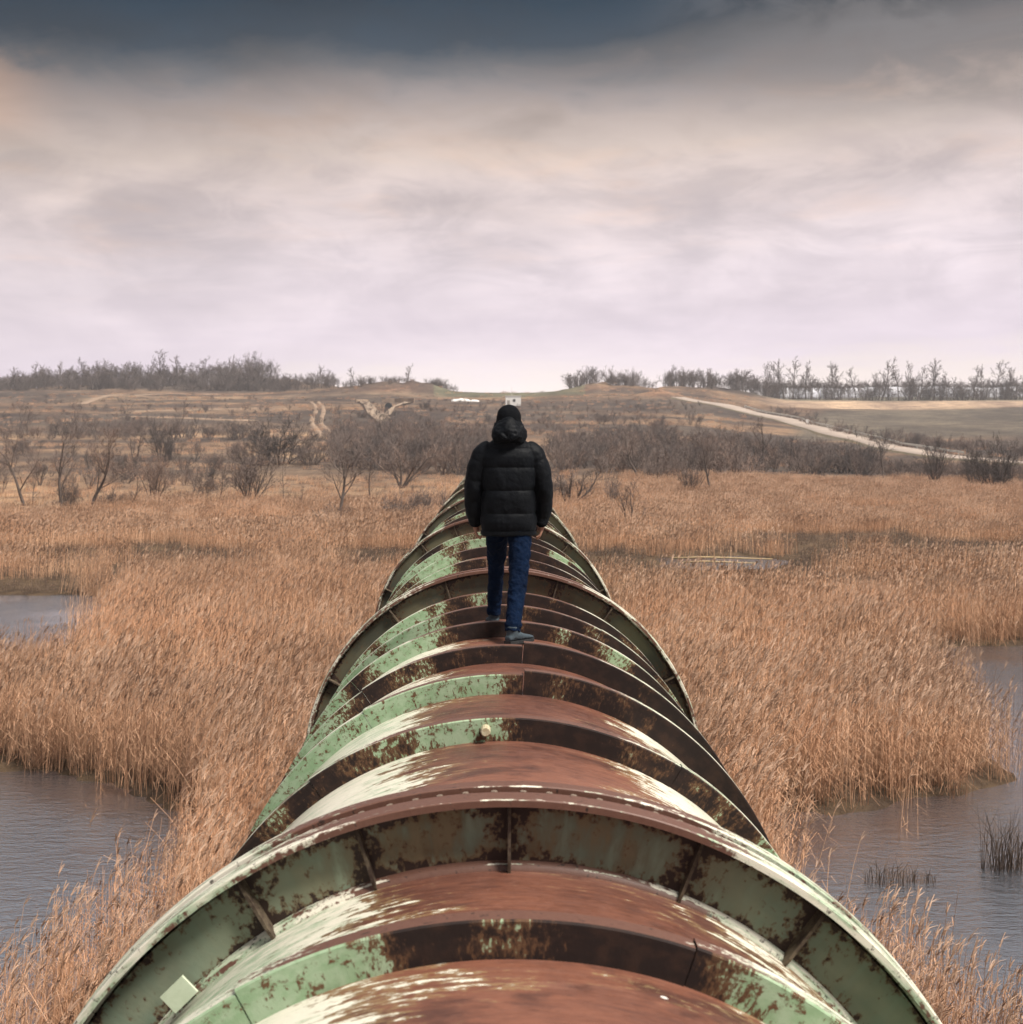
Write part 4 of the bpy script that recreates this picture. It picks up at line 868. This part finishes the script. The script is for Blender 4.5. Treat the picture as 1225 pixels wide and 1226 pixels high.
def rimmat(name, k_):
    m_, n, b = principled(name, rough=.5, spec=.45)
    th_, v_, d_ = puv(n); arc = n.m('MULTIPLY', th_, 1.9)
    s1 = n.noise(n.comb(n.m('MULTIPLY', arc, 2.2), n.m('MULTIPLY', d_, 14.), v_), 1.5, 5., .65); s2 = n.noise(n.comb(n.m('MULTIPLY', arc, 22.), n.m('MULTIPLY', d_, 40.), v_), 1.5, 5., .65)
    side = n.mr(n.m('ABSOLUTE', th_), .12, .6, -.16, .06)
    worn = n.m('MULTIPLY', n.mr(n.m('ABSOLUTE', n.m('SUBTRACT', v_, .45)), .02, .12, .15, 0.), n.mr(n.noise(n.comb(n.m('MULTIPLY', arc, 5.), d_, 3.), 1., 4., .6), .42, .62))
    q = n.m('ADD', n.m('ADD', n.m('ADD', n.m('MULTIPLY', s1, .6), n.m('MULTIPLY', s2, .4)), side), n.m('ADD', worn, k_))
    c_ = n.mix(n.mr(q, .47, .54), n.mix(s2, RUST_R, (.17, .085, .058)), n.mix(n.mr(s1, .4, .6), PAINT2, CHALK))
    n.put(b.inputs['Base Color'], n.mix(n.mr(s2, .58, .66, 0., .85), c_, RUST_D)); n.put(b.inputs['Normal'], n.bump(q, .4, .004)); return m_
M_rim, M_rim2 = rimmat('rim_steel', .0), rimmat('rim_steel_rusty', -.07)
M_groove = varied('slot_rust', (.035, .02, .016), (.10, .05, .032), 12., .9, .4)
M_gusset = varied('gusset_steel', (.040, .025, .019), (.14, .11, .075), 14., .7, .3)
M_bolt = varied('bolt_steel', (.10, .065, .05), (.33, .27, .21), 40., .5, .2)
M_tagp = varied('pale_green_plate', (.58, .66, .50), (.50, .58, .42), 12., .6)
M_knob = varied('cream_painted_steel', (.62, .60, .44), (.40, .33, .20), 25., .5)

pipe = empty('pipeline', (axx(0), 0, 0)); tag(pipe, 'long rusty green steel pipeline with ribs and flanges running to the far bank', 'pipeline')
# children are built in world space: undo the parent's offset
def adopt(o): o.location = (-pipe.location.x, 0, 0); return o
TH = [math.pi * 2 * i / 240 - math.pi for i in range(241)]
D1, SP = 4.6, 7.47
FL = [D1 + SP * i for i in range(9)]
# barrel sections between flanges
cuts = [-9.] + FL + [FL[-1] + 195]
for i in range(len(cuts) - 1):
    a_, b_ = cuts[i], cuts[i + 1]; m_ = 40 if i < 3 else 12
    fine_th = TH if i < 4 else TH[::4]
    adopt(ring_part('barrel_section', [[(RP, (b_ - a_) * k_ / m_, k_ / m_) for k_ in range(m_ + 1)]], fine_th, a_, M_skin, pipe, .016))
# ribs
RIBS1 = [6.48, 7.66, 8.66, 9.78, 10.66, 11.55]
spans = [(3.80 - D1, [3.80, 2.55, 1.2])]
def rib(d0, joint, step, th0=-2.75, th1=2.75, hgt=RR, seg_left=None):
    js = [th0] + sorted(([seg_left] if seg_left else []) + [joint]) + [th1]
    out_ = []
    for i in range(len(js) - 1):
        a_, b_ = js[i] + (.0012 if i else 0), js[i + 1] - .0012; m_ = max(12, int((b_ - a_) * 36)); th = [a_ + (b_ - a_) * k_ / m_ for k_ in range(m_ + 1)]
        up = step if i == len(js) - 2 else (0 if i == len(js) - 3 else -.012)
        r1 = hgt + up; y0 = .004 if i == len(js) - 2 else 0.; wd_ = .075
        strips = [[(RP - .02, y0, 0.), ((RP + r1) / 2, y0, .5), (r1 - .006, y0, 1.)], [(r1 - .006, y0, .95), (r1, y0 + .007, .97)], [(r1, y0 + .007, .9), (r1, y0 + wd_, .9)], [(r1, y0 + wd_, .9), (r1 - .012, y0 + wd_, .9)],
                  [(r1 - .012, y0 + wd_, .9), (r1 - .012, y0 + .014, .9)], [(r1 - .012, y0 + .014, .9), (RP - .02, y0 + .014, .2)]]
        o_ = adopt(ring_part('rib_segment', strips, th, d0, [M_rib, M_rim], pipe, .010))
        npf = len(th) - 1; mi = [0] * (npf * 2) + [0] * npf + [1] * npf + [1] * npf + [0] * npf + [0] * npf
        o_.data.polygons.foreach_set('material_index', mi)
        # butt ends of the segment
        out_.append(o_)
    return out_
rib(3.80, .33, .006, seg_left=-.5); rib(2.55, .2, .0); rib(1.2, -.1, .0)
for d0, j_, s_, sl_ in ((RIBS1[0], .55, .004, -.62), (RIBS1[1], .068, .026, -.52), (RIBS1[2], .077, .026, -.60), (RIBS1[3], -.75, .0, None), (RIBS1[4], .5, .004, None), (RIBS1[5], -.1, .0, None)):
    rib(d0, j_, s_, seg_left=sl_)
for i in range(1, 7):
    offs = {1: [.75, 1.6, 2.7, 4.1, 5.4, 6.7], }.get(i, [1.0, 2.5, 4.0, 5.4, 6.6])
    for k_, o_ in enumerate(offs): rib(FL[i] + o_, rng.uniform(-.6, .6), rng.uniform(-.006, .01))

def flange(d0, gus_angles, web, hi):
    rimm = M_rim if hi else M_rim2
    nth = 361 if hi else 181; th = [2 * math.pi * i / (nth - 1) - math.pi for i in range(nth)]
    lip = -.10 if hi else -.07
    e_ = adopt(ring_part('flange_web', [[(RP - .02 + (RF - .02 - RP) * k_ / 6, 0, k_ / 6) for k_ in range(7)], [(RP - .02, .05, 0), (RF - .05, .05, .9)]], th, d0, web, pipe, 0))
    tt = np.array([vv.vector[0] for vv in e_.data.attributes['puv'].data])
    g_ = np.zeros(len(tt))
    for a_ in gus_angles: g_ = np.maximum(g_, np.exp(-np.abs((tt - a_) / .045)))
    a2 = e_.data.attributes.new('gus', 'FLOAT', 'POINT'); a2.data.foreach_set('value', g_.astype(np.float32))
    def rimr(name, y0, y1, r1, th_):
        return [[(r1 - .028, y0, .1), (r1 - .004, y0, .4)], [(r1 - .004, y0, .4), (r1, y0 + .005, .5)], [(r1, y0 + .005, .5), (r1, y1 - .005, .8)], [(r1, y1 - .005, .8), (r1 - .004, y1, .9)], [(r1 - .004, y1, .9), (r1 - .05, y1, 1.)], [(r1 - .028, y1, .1), (r1 - .028, y0, .1)]]
    o1 = ring_part('flange_rim', rimr('a', lip, .0, RF, th), th, d0, rimm, e_, .006)
    o2 = ring_part('flange_rim', rimr('b', .065, .135 if hi else .11, RF + .004, th), th, d0, rimm, e_, .006)
    o3 = ring_part('slot', [[(RF - .03, -.002, .5), (RF - .03, .07, .5)], [(RF - .05, .106, .2), (RP - .02, .106, .0)]], th, d0, [M_groove], e_, 0)
    # weld bead where the web meets the barrel
    o4 = ring_part('weld', [[(RP - .005, -.03, .1), (RP + .014, -.024, .3), (RP + .022, -.012, .5), (RP + .03, .001, .7)]], th, d0, M_rim, e_, .010)
    for a_ in gus_angles:
        mb_ = MB(); er, et = Vector((math.sin(a_), 0, math.cos(a_))), Vector((math.cos(a_), 0, -math.sin(a_))); c0 = Vector((axx(d0), d0, AXZ)); hw = .006
        gd = .062 if abs(a_) > .45 or abs(a_) < .1 else .04
        prof = [(RP - .01, -gd + .01), (RP + .04, -gd), (RF - .06, -gd), (RF - .027, -gd + .01), (RF - .027, .0), (RP - .01, .0)]
        vv = [c0 + er * r_ + Vector((0, y_, 0)) + et * (hw * s_) for s_ in (-1, 1) for r_, y_ in prof]; m6 = len(prof)
        mb_.add(vv, [tuple(range(m6)), tuple(range(m6, 2 * m6))[::-1]] + [(k_, k_ + m6, (k_ + 1) % m6 + m6, (k_ + 1) % m6) for k_ in range(m6)])
        mb_.build('gusset', M_gusset, e_)
    if hi:
        bm = MB(); bm.tube([(0, 0, -.012), (0, 0, .014)], .013, 6); bme = bm.mesh('bolt'); bme.materials.append(M_bolt)
        for k_ in range(46):
            a_ = -1.18 + 2.36 * k_ / 45 + .004 * math.sin(k_ * 5.)
            o_ = bpy.data.objects.new('bolt', bme); COL.objects.link(o_); o_.parent = e_
            o_.location = (axx(d0) + (RF - .022) * math.sin(a_), d0 + .034, AXZ + (RF - .022) * math.cos(a_)); o_.rotation_euler = (0, a_, 0)
    return e_
def gang(*front):
    f_ = list(front); a_ = f_[0] - .48
    while a_ > -3.0: f_.append(a_); a_ -= .48
    a_ = max(front) + .48
    while a_ < 3.0: f_.append(a_); a_ += .48
    return f_
f1 = flange(FL[0], gang(-.55, -.30, 0.003, .39, .66), M_web, True)
f1['label'] = 'nearest flange web with pale green paint and rust'
tgl = MB()
a_ = -.772; er, et = Vector((math.sin(a_), 0, math.cos(a_))), Vector((math.cos(a_), 0, -math.sin(a_))); c0 = Vector((axx(FL[0]), FL[0] - .105, AXZ)) + er * (RP + .062)
vv = [c0 + et * (sx * .055) + er * (sr * .040) + Vector((0, sy * .006, 0)) for sy in (-1, 1) for sx, sr in ((-1, -1), (1, -1), (1, 1), (-1, 1))]
tgl.add(vv, [(0, 1, 2, 3), (7, 6, 5, 4), (0, 4, 5, 1), (1, 5, 6, 2), (2, 6, 7, 3), (3, 7, 4, 0)]); o = tgl.build('tag_plate', M_tagp, f1); o['label'] = 'small pale rectangular plate on the left of the nearest flange'
st = MB(); st.tube([c0 + er * -.06 + Vector((0, .1, 0)), c0 + Vector((0, .006, 0))], .012, 6); st.build('bracket', M_gusset, f1)
flange(FL[1], gang(-.62, -.30, .29, .60), M_web2, False); flange(FL[2], gang(-.66, -.35, .05, .35, .66), M_web2, False); flange(FL[3], gang(-.5, -.2, .2, .5), M_web2, False)
for d0 in FL[4:]: flange(d0, gang(-.5, -.2, .2, .5), M_web2, False)
for k_ in range(1, 13): flange(FL[-1] + 2 * SP * k_, [-.35, .35], M_web2, False)
# round cream stub on the first rib behind the near flange
kb = MB(); ka = (582 - 606) / F * 6.4 / 1.70; kc = Vector((axx(6.48) + 1.695 * math.sin(ka), 6.48, AXZ + 1.695 * math.cos(ka)))
kb.tube([kc + Vector((0, .01, 0)), kc + Vector((0, -.055, 0)), kc + Vector((0, -.062, 0))], [.026, .026, .021], 14); o = adopt(kb.build('stub', M_knob, pipe)); o['label'] = 'round cream painted stub on a rib'
# saddles and concrete piers under every second flange
for d0 in FL[0::2] + [FL[-1] + 30 * k_ for k_ in range(1, 5)]:
    zb = min(float(gz(0, d0, True)), .0) - .8; top = AXZ - RP - .02
    mb_ = MB(); mb_.box((axx(d0), d0 + .75, (zb + top) / 2 - .1), (2.0, .8, top - zb + .2)); mb_.box((axx(d0), d0 + .75, top - .05), (2.6, 1.0, .5)); adopt(mb_.build('pier', M_concrete, pipe))

# ------------------------------------------------------------------ the walking man
def clothmat(name, c1, c2, rough, sheen=0., spec=.3):
    m_, n, b = principled(name, c1, rough, 0, spec)
    tc_ = n.N.new('ShaderNodeTexCoord').outputs['Object']
    f1_ = n.noise(tc_, 4., 3., .5); f2_ = n.noise(tc_, 60., 3., .6)
    n.put(b.inputs['Base Color'], n.mix(n.mr(n.m('ADD', n.m('MULTIPLY', f1_, .7), n.m('MULTIPLY', f2_, .3)), .36, .64), c1, c2))
    n.put(b.inputs['Normal'], n.bump(n.m('ADD', n.noise(tc_, 22., 4., .6), n.m('MULTIPLY', f2_, .3)), .35, .012))
    if sheen: b.inputs['Sheen Weight'].default_value = sheen
    return m_
M_jacket = clothmat('black_nylon', (.0016, .0024, .0038), (.003, .0042, .0064), .6, 0., .12)
M_beanie = clothmat('black_knit', (.003, .0036, .005), (.005, .006, .008), .9, 0., .1)
M_jeans = clothmat('blue_denim', (.0014, .0055, .018), (.0035, .0115, .034), .9, 0., .08)
M_shoe = clothmat('blue_grey_suede', (.030, .045, .058), (.05, .07, .085), .8)
M_sole = clothmat('dark_rubber', (.018, .02, .022), (.03, .032, .034), .7)
M_skinp = clothmat('skin', (.42, .23, .16), (.36, .19, .13), .55)
PD = 9.85; PO = Vector((.072, PD, AXZ + RP - .002))
def oval(c, hw, hd, n_=36, e=2.3, rot=0.):
    o_ = []
    for k_ in range(n_):
        a_ = 2 * math.pi * k_ / n_; ca_, sa_ = math.cos(a_), math.sin(a_)
        x_ = hw * math.copysign(abs(ca_) ** (2 / e), ca_); y_ = hd * math.copysign(abs(sa_) ** (2 / e), sa_)
        o_.append((c[0] + x_ * math.cos(rot) - y_ * math.sin(rot), c[1] + x_ * math.sin(rot) + y_ * math.cos(rot), c[2]))
    return o_
def interp(tab, t_):
    a_ = np.array(tab, float); return [float(np.interp(t_, a_[:, 0], a_[:, j])) for j in range(1, a_.shape[1])]
def path(mb_, P_, n_=60, ns=20, puff=None, flat=1.):
    """P_: (x,y,z,r); dense tube through the points, optional puff(s)"""
    A = np.array(P_, float); L_ = np.r_[0, np.cumsum(np.linalg.norm(np.diff(A[:, :3], axis=0), axis=1))]; s_ = np.linspace(0, L_[-1], n_)
    # smooth the centre line
    Q_ = np.stack([np.interp(s_, L_, A[:, j]) for j in range(4)], 1)
    ker = np.ones(9) / 9
    for _ in range(2):
        pad = np.pad(Q_, ((4, 4), (0, 0)), mode='edge'); Q_ = np.stack([np.convolve(pad[:, j], ker, 'valid') for j in range(4)], 1)
    Q_[0] = A[0]; Q_[-1] = A[-1]
    mb_.tube([tuple(q[:3]) for q in Q_], [float(q[3] * (1 + (puff(i / (n_ - 1)) if puff else 0))) for i, q in enumerate(Q_)], ns)
def soften(o, vox=.008, it=3, disp=0., size=.06, seed=0):
    r_ = o.modifiers.new('remesh', 'REMESH'); r_.mode = 'VOXEL'; r_.voxel_size = vox; r_.use_smooth_shade = True
    s_ = o.modifiers.new('smooth', 'SMOOTH'); s_.iterations = it; s_.factor = .5
    if disp:
        tx = bpy.data.textures.new('folds', 'CLOUDS'); tx.noise_scale = size; tx.noise_depth = 2
        d_ = o.modifiers.new('folds', 'DISPLACE'); d_.texture = tx; d_.strength = disp; d_.mid_level = .5; d_.texture_coords = 'LOCAL'
# --- body: one continuous skinned figure
sk = {'pel': (0, -.02, .95, .115), 'spine': (0, -.01, 1.15, .12), 'chest': (0, 0, 1.36, .13), 'neck': (0, .01, 1.53, .055), 'head': (0, .035, 1.66, .088), 'crown': (0, .025, 1.73, .075), 'chin': (0, .10, 1.60, .05), 'nose': (0, .135, 1.655, .014)}
ed = [('pel', 'spine'), ('spine', 'chest'), ('chest', 'neck'), ('neck', 'head'), ('head', 'crown'), ('head', 'chin'), ('head', 'nose')]
ANK = {-1: (-.118, .445, .09), 1: (.025, -.385, .09)}; KNE = {-1: (-.098, .30, .50), 1: (.078, -.17, .50)}; TOE = {-1: (-.138, .58, .035), 1: (.105, -.305, .035)}
WR = {-1: (-.262, .05, .905), 1: (.262, .035, .905)}; ELB = {-1: (-.278, -.02, 1.17), 1: (.278, -.025, 1.17)}
for s_ in (-1, 1):
    q = 'l' if s_ < 0 else 'r'
    sk.update({q + 'hip': (s_ * .085, -.01, .90, .085), q + 'kn': KNE[s_] + (.05,), q + 'an': ANK[s_] + (.036,), q + 'toe': TOE[s_] + (.02,), q + 'sh': (s_ * .175, 0, 1.44, .06), q + 'el': ELB[s_] + (.04,), q + 'wr': WR[s_] + (.026,)})
    ed += [('pel', q + 'hip'), (q + 'hip', q + 'kn'), (q + 'kn', q + 'an'), (q + 'an', q + 'toe'), ('chest', q + 'sh'), (q + 'sh', q + 'el'), (q + 'el', q + 'wr')]
    w_ = Vector(WR[s_]); pal = w_ + Vector((s_ * -.004, .012, -.065)); sk[q + 'pa'] = tuple(pal) + (.024,); ed.append((q + 'wr', q + 'pa'))
    for k_, (oy, l_) in enumerate(((.030, .068), (.012, .078), (-.006, .074), (-.022, .058))):    # four fingers side by side, curled inward
        b0 = pal + Vector((0, oy, -.028)); b1 = b0 + Vector((-s_ * .012, 0, -l_ * .5)); b2 = b1 + Vector((-s_ * .030, 0, -l_ * .26))
        for j, (p_, r_) in enumerate(((b0, .0105), (b1, .0095), (b2, .0085))): sk['%sf%d%d' % (q, k_, j)] = tuple(p_) + (r_,)
        ed += [(q + 'pa', '%sf%d0' % (q, k_)), ('%sf%d0' % (q, k_), '%sf%d1' % (q, k_)), ('%sf%d1' % (q, k_), '%sf%d2' % (q, k_))]
    t0 = w_ + Vector((-s_ * .012, .036, -.035)); t1 = t0 + Vector((-s_ * .008, .018, -.032)); t2 = t1 + Vector((-s_ * .010, .002, -.026))
    for j, (p_, r_) in enumerate(((t0, .012), (t1, .0105), (t2, .0095))): sk['%st%d' % (q, j)] = tuple(p_) + (r_,)
    ed += [(q + 'wr', q + 't0'), (q + 't0', q + 't1'), (q + 't1', q + 't2')]
names = list(sk); ix = {k_: i for i, k_ in enumerate(names)}
bme = bpy.data.meshes.new('person'); bme.from_pydata([sk[k_][:3] for k_ in names], [(ix[a], ix[c]) for a, c in ed], [])
man = link('person', bme, M_skinp); man.location = PO
tag(man, 'man in black puffer jacket and blue jeans walking away along the pipe', 'person')
md = man.modifiers.new('skin', 'SKIN'); md.use_smooth_shade = True
sv = bme.skin_vertices[0].data if bme.skin_vertices else None
if sv is None:
    bm_ = bmesh.new(); bm_.from_mesh(bme); bm_.verts.layers.skin.verify(); bm_.to_mesh(bme); bm_.free(); sv = bme.skin_vertices[0].data
for k_ in names: sv[ix[k_]].radius = (sk[k_][3],) * 2
sv[ix['pel']].use_root = True
man.modifiers.new('subsurf', 'SUBSURF').levels = 1; man.modifiers['subsurf'].render_levels = 2
bme.materials.clear(); bme.materials.append(M_skinp)
# --- quilted jacket
SEAM = [.795, .825, .965, 1.145, 1.325, 1.47, 1.60]
def quilt(z):
    for a_, c_ in zip(SEAM[:-1], SEAM[1:]):
        if a_ <= z <= c_:
            s_ = (z - a_) / (c_ - a_); return (.015 if c_ - a_ > .05 else .008) * (math.sin(math.pi * s_) ** .4) - (.004 if c_ - a_ > .05 else 0)
    return 0.
jac = MB(); rings = []
tab = [(.79, .205, .125, -.02), (.90, .212, .135, -.015), (1.05, .203, .135, -.01), (1.15, .200, .132, -.01), (1.30, .215, .135, -.005), (1.40, .213, .130, -.005), (1.46, .195, .115, -.005), (1.505, .160, .10, -.005), (1.54, .115, .09, 0.), (1.58, .09, .085, .005)]
for i in range(110):
    z = .79 + (1.58 - .79) * i / 109; hw, hd, oy = interp(tab, z); p_ = quilt(z); rings.append(oval((0, oy, z), hw + p_, hd + p_ * 1.1, 40, 2.5))
jac.loft(rings)
def spuff(s_):
    k_ = (s_ * 4.2) % 1.; return .09 * (math.sin(math.pi * k_) ** .4) - .03 if s_ < .93 else -.04
for s_ in (-1, 1):
    path(jac, [(s_ * .13, 0, 1.475, .07), (s_ * .195, -.003, 1.435, .082), (s_ * .245, -.012, 1.33, .078), ELB[s_] + (.070,), (s_ * .280, .015, 1.04, .066), (s_ * .268, .04, .93, .060), (WR[s_][0], WR[s_][1], .885, .054)], 90, 24, spuff)
jk = jac.build('jacket', M_jacket, man); soften(jk, .006, 2, .012, .075)
# hood lying on the shoulders
hd_ = MB(); rings = []
tab = [(1.505, .085, .07, -.055), (1.53, .125, .095, -.06), (1.565, .140, .118, -.062), (1.60, .138, .124, -.058), (1.64, .120, .118, -.045), (1.675, .098, .108, -.028), (1.70, .078, .095, -.015), (1.715, .05, .07, -.005)]
for i in range(34):
    z = 1.505 + .21 * i / 33; hw, hd, oy = interp(tab, z); rings.append([(x2 * (1 + .045 * math.cos(5 * k2 * math.pi / 18)), oy + (y2 - oy) * (1 + .05 * math.cos(5 * k2 * math.pi / 18 + .5)), z2 + .010 * math.sin(3 * k2 * math.pi / 18)) for k2, (x2, y2, z2) in enumerate(oval((0, oy, z), hw, hd, 36, 2.2))])
hd_.loft(rings); 
for s_ in (-1, 1): path(hd_, [(s_ * .015, -.178, 1.545, .016), (s_ * .07, -.165, 1.585, .017), (s_ * .115, -.095, 1.625, .016), (s_ * .095, -.02, 1.67, .014)], 30, 10)
for s_ in (): path(hd_, [(s_ * .03, -.175, 1.545, .020), (s_ * .075, -.165, 1.60, .022), (s_ * .05, -.140, 1.665, .020), (s_ * .01, -.110, 1.70, .018)], 30, 10)
hood = hd_.build('hood', M_jacket, jk); soften(hood, .0065, 2, .018, .05)
tg = MB(); tg.box((0, -.188, 1.60), (.018, .012, .03)); tg.box((0, -.186, 1.565), (.012, .012, .05)); tg.build('toggle', M_beanie, hood)
for z_ in (.83,):
    hm = MB(); hw, hd, oy = .214, .133, -.02; rr = [oval((0, oy, z_ + q), hw + .006, hd + .006, 44, 2.5) for q in (-.030, -.026, -.003, .0)]; 
    hm.loft(rr, False); hm.build('hem_band', M_jacket, jk, True)
for s_ in (-1, 1):
    cf = MB(); cf.tube([(WR[s_][0], WR[s_][1], .897), (WR[s_][0], WR[s_][1], .872), (WR[s_][0], WR[s_][1] + .002, .868)], [.052, .046, .040], 18); cf.build('cuff', M_beanie, jk, True)
# beanie
bn = MB(); rings = []
for i in range(20):
    s_ = i / 19; z = 1.645 + .172 * s_; r_ = .101 * math.sqrt(max(.02, 1 - max(0, (s_ - .30) / .70) ** 2.4)) ; fold = .006 if s_ < .26 else 0; rings.append(oval((.002, .015 + .01 * s_, z), r_ * .96 + fold, r_ * 1.08 + fold, 32, 2.0))
bn.loft(rings); be = bn.build('beanie', M_beanie, man); soften(be, .006, 2, .006, .03)
# jeans
jn = MB(); rings = []
for i in range(14):
    z = .84 + .16 * i / 13; rings.append(oval((0, -.01, z), .165 - .02 * i / 13, .115, 32, 2.4))
jn.loft(rings)
def kneefold(seed):
    r_ = random.Random(seed); ph = [r_.uniform(0, 6) for _ in range(3)]
    return lambda s_: .028 * math.sin(s_ * 47 + ph[0]) * math.exp(-((s_ - .58) / .13) ** 2) + .05 * math.sin(s_ * 62 + ph[1]) * math.exp(-((s_ - .96) / .07) ** 2) + .012 * math.sin(s_ * 21 + ph[2])
path(jn, [(-.080, .0, .90, .096), (-.092, .12, .74, .088), KNE[-1] + (.064,), (-.108, .385, .29, .059), (-.116, .438, .15, .057), (-.117, .440, .105, .059)], 90, 26, kneefold(1))
path(jn, [(.082, -.01, .90, .098), (.088, -.08, .72, .090), KNE[1] + (.075,), (.052, -.28, .29, .064), (.030, -.365, .14, .061), (.026, -.376, .092, .063)], 90, 26, kneefold(2))
je = jn.build('jeans', M_jeans, man); soften(je, .006, 1, .022, .045)
# shoes
def shoe(s_, heel, toe):
    h_, t_ = Vector(heel), Vector(toe); d_ = (t_ - h_); L_ = d_.length; d_.normalize(); sd_ = Vector((d_.y, -d_.x, 0))
    mb_ = MB(); so_ = MB(); tab = [(0, .030, .055), (.08, .038, .085), (.25, .041, .098), (.42, .042, .088), (.60, .047, .068), (.80, .046, .055), (.93, .036, .046), (1., .016, .034)]
    rings, rs_ = [], []
    for i in range(22):
        q = i / 21; w_, z_ = interp(tab, q); c_ = h_ + d_ * (L_ * q); ring = []; r2 = []
        for k_ in range(20):
            a_ = 2 * math.pi * k_ / 20; ca_, sa_ = math.cos(a_), math.sin(a_)
            ring.append(c_ + sd_ * (w_ * math.copysign(abs(ca_) ** .75, ca_)) + Vector((0, 0, .022 + (z_ - .022) * (.5 + .5 * math.copysign(abs(sa_) ** .8, sa_)))))
        for kx, kz in ((-1, 0), (1, 0), (1, 1), (-1, 1)): r2.append(c_ + sd_ * (kx * (w_ + .005)) + Vector((0, 0, .002 + kz * .024)))
        rings.append(ring); rs_.append(r2)
    mb_.loft(rings); a0 = h_ + d_ * (L_ * .2)
    mb_.tube([a0 + Vector((0, 0, .05)), a0 + Vector((0, 0, .10)), a0 + Vector((0, 0, .135))], [.045, .046, .049], 18)
    o_ = mb_.build('shoe', M_shoe, man); soften(o_, .006, 2, .004, .02); so_.loft(rs_).build('sole', M_sole, o_)
    lc = MB()
    for q in (.36, .44, .52): 
        c_ = h_ + d_ * (L_ * q); w_, z_ = interp(tab, q); lc.tube([c_ - sd_ * w_ * .6 + Vector((0, 0, z_ * .92)), c_ + Vector((0, 0, z_ + .004)), c_ + sd_ * w_ * .6 + Vector((0, 0, z_ * .92))], .0035, 5)
    lc.build('laces', M_sole, o_)
shoe(-1, (-.110, .395, 0), (-.150, .675, 0)); shoe(1, (-.012, -.425, 0), (.180, -.225, 0))

# ------------------------------------------------------------------ damp valley air
hb = MB(); hb.box((0, 440, 25.5), (1990, 1370, 55)); hz_o = hb.build('haze', None)
mh = bpy.data.materials.new('haze'); mh.use_nodes = True; n = NT(mh.node_tree); n.N.clear(); o_ = n.N.new('ShaderNodeOutputMaterial'); pv = n.N.new('ShaderNodeVolumePrincipled')
pv.inputs['Color'].default_value = (.86, .87, .92, 1); pv.inputs['Density'].default_value = .0003; pv.inputs['Anisotropy'].default_value = .2
n.L.new(pv.outputs[0], o_.inputs['Volume']); hz_o.data.materials.append(mh); tag(hz_o, 'thin pale haze in the valley air', 'haze', kind='stuff')
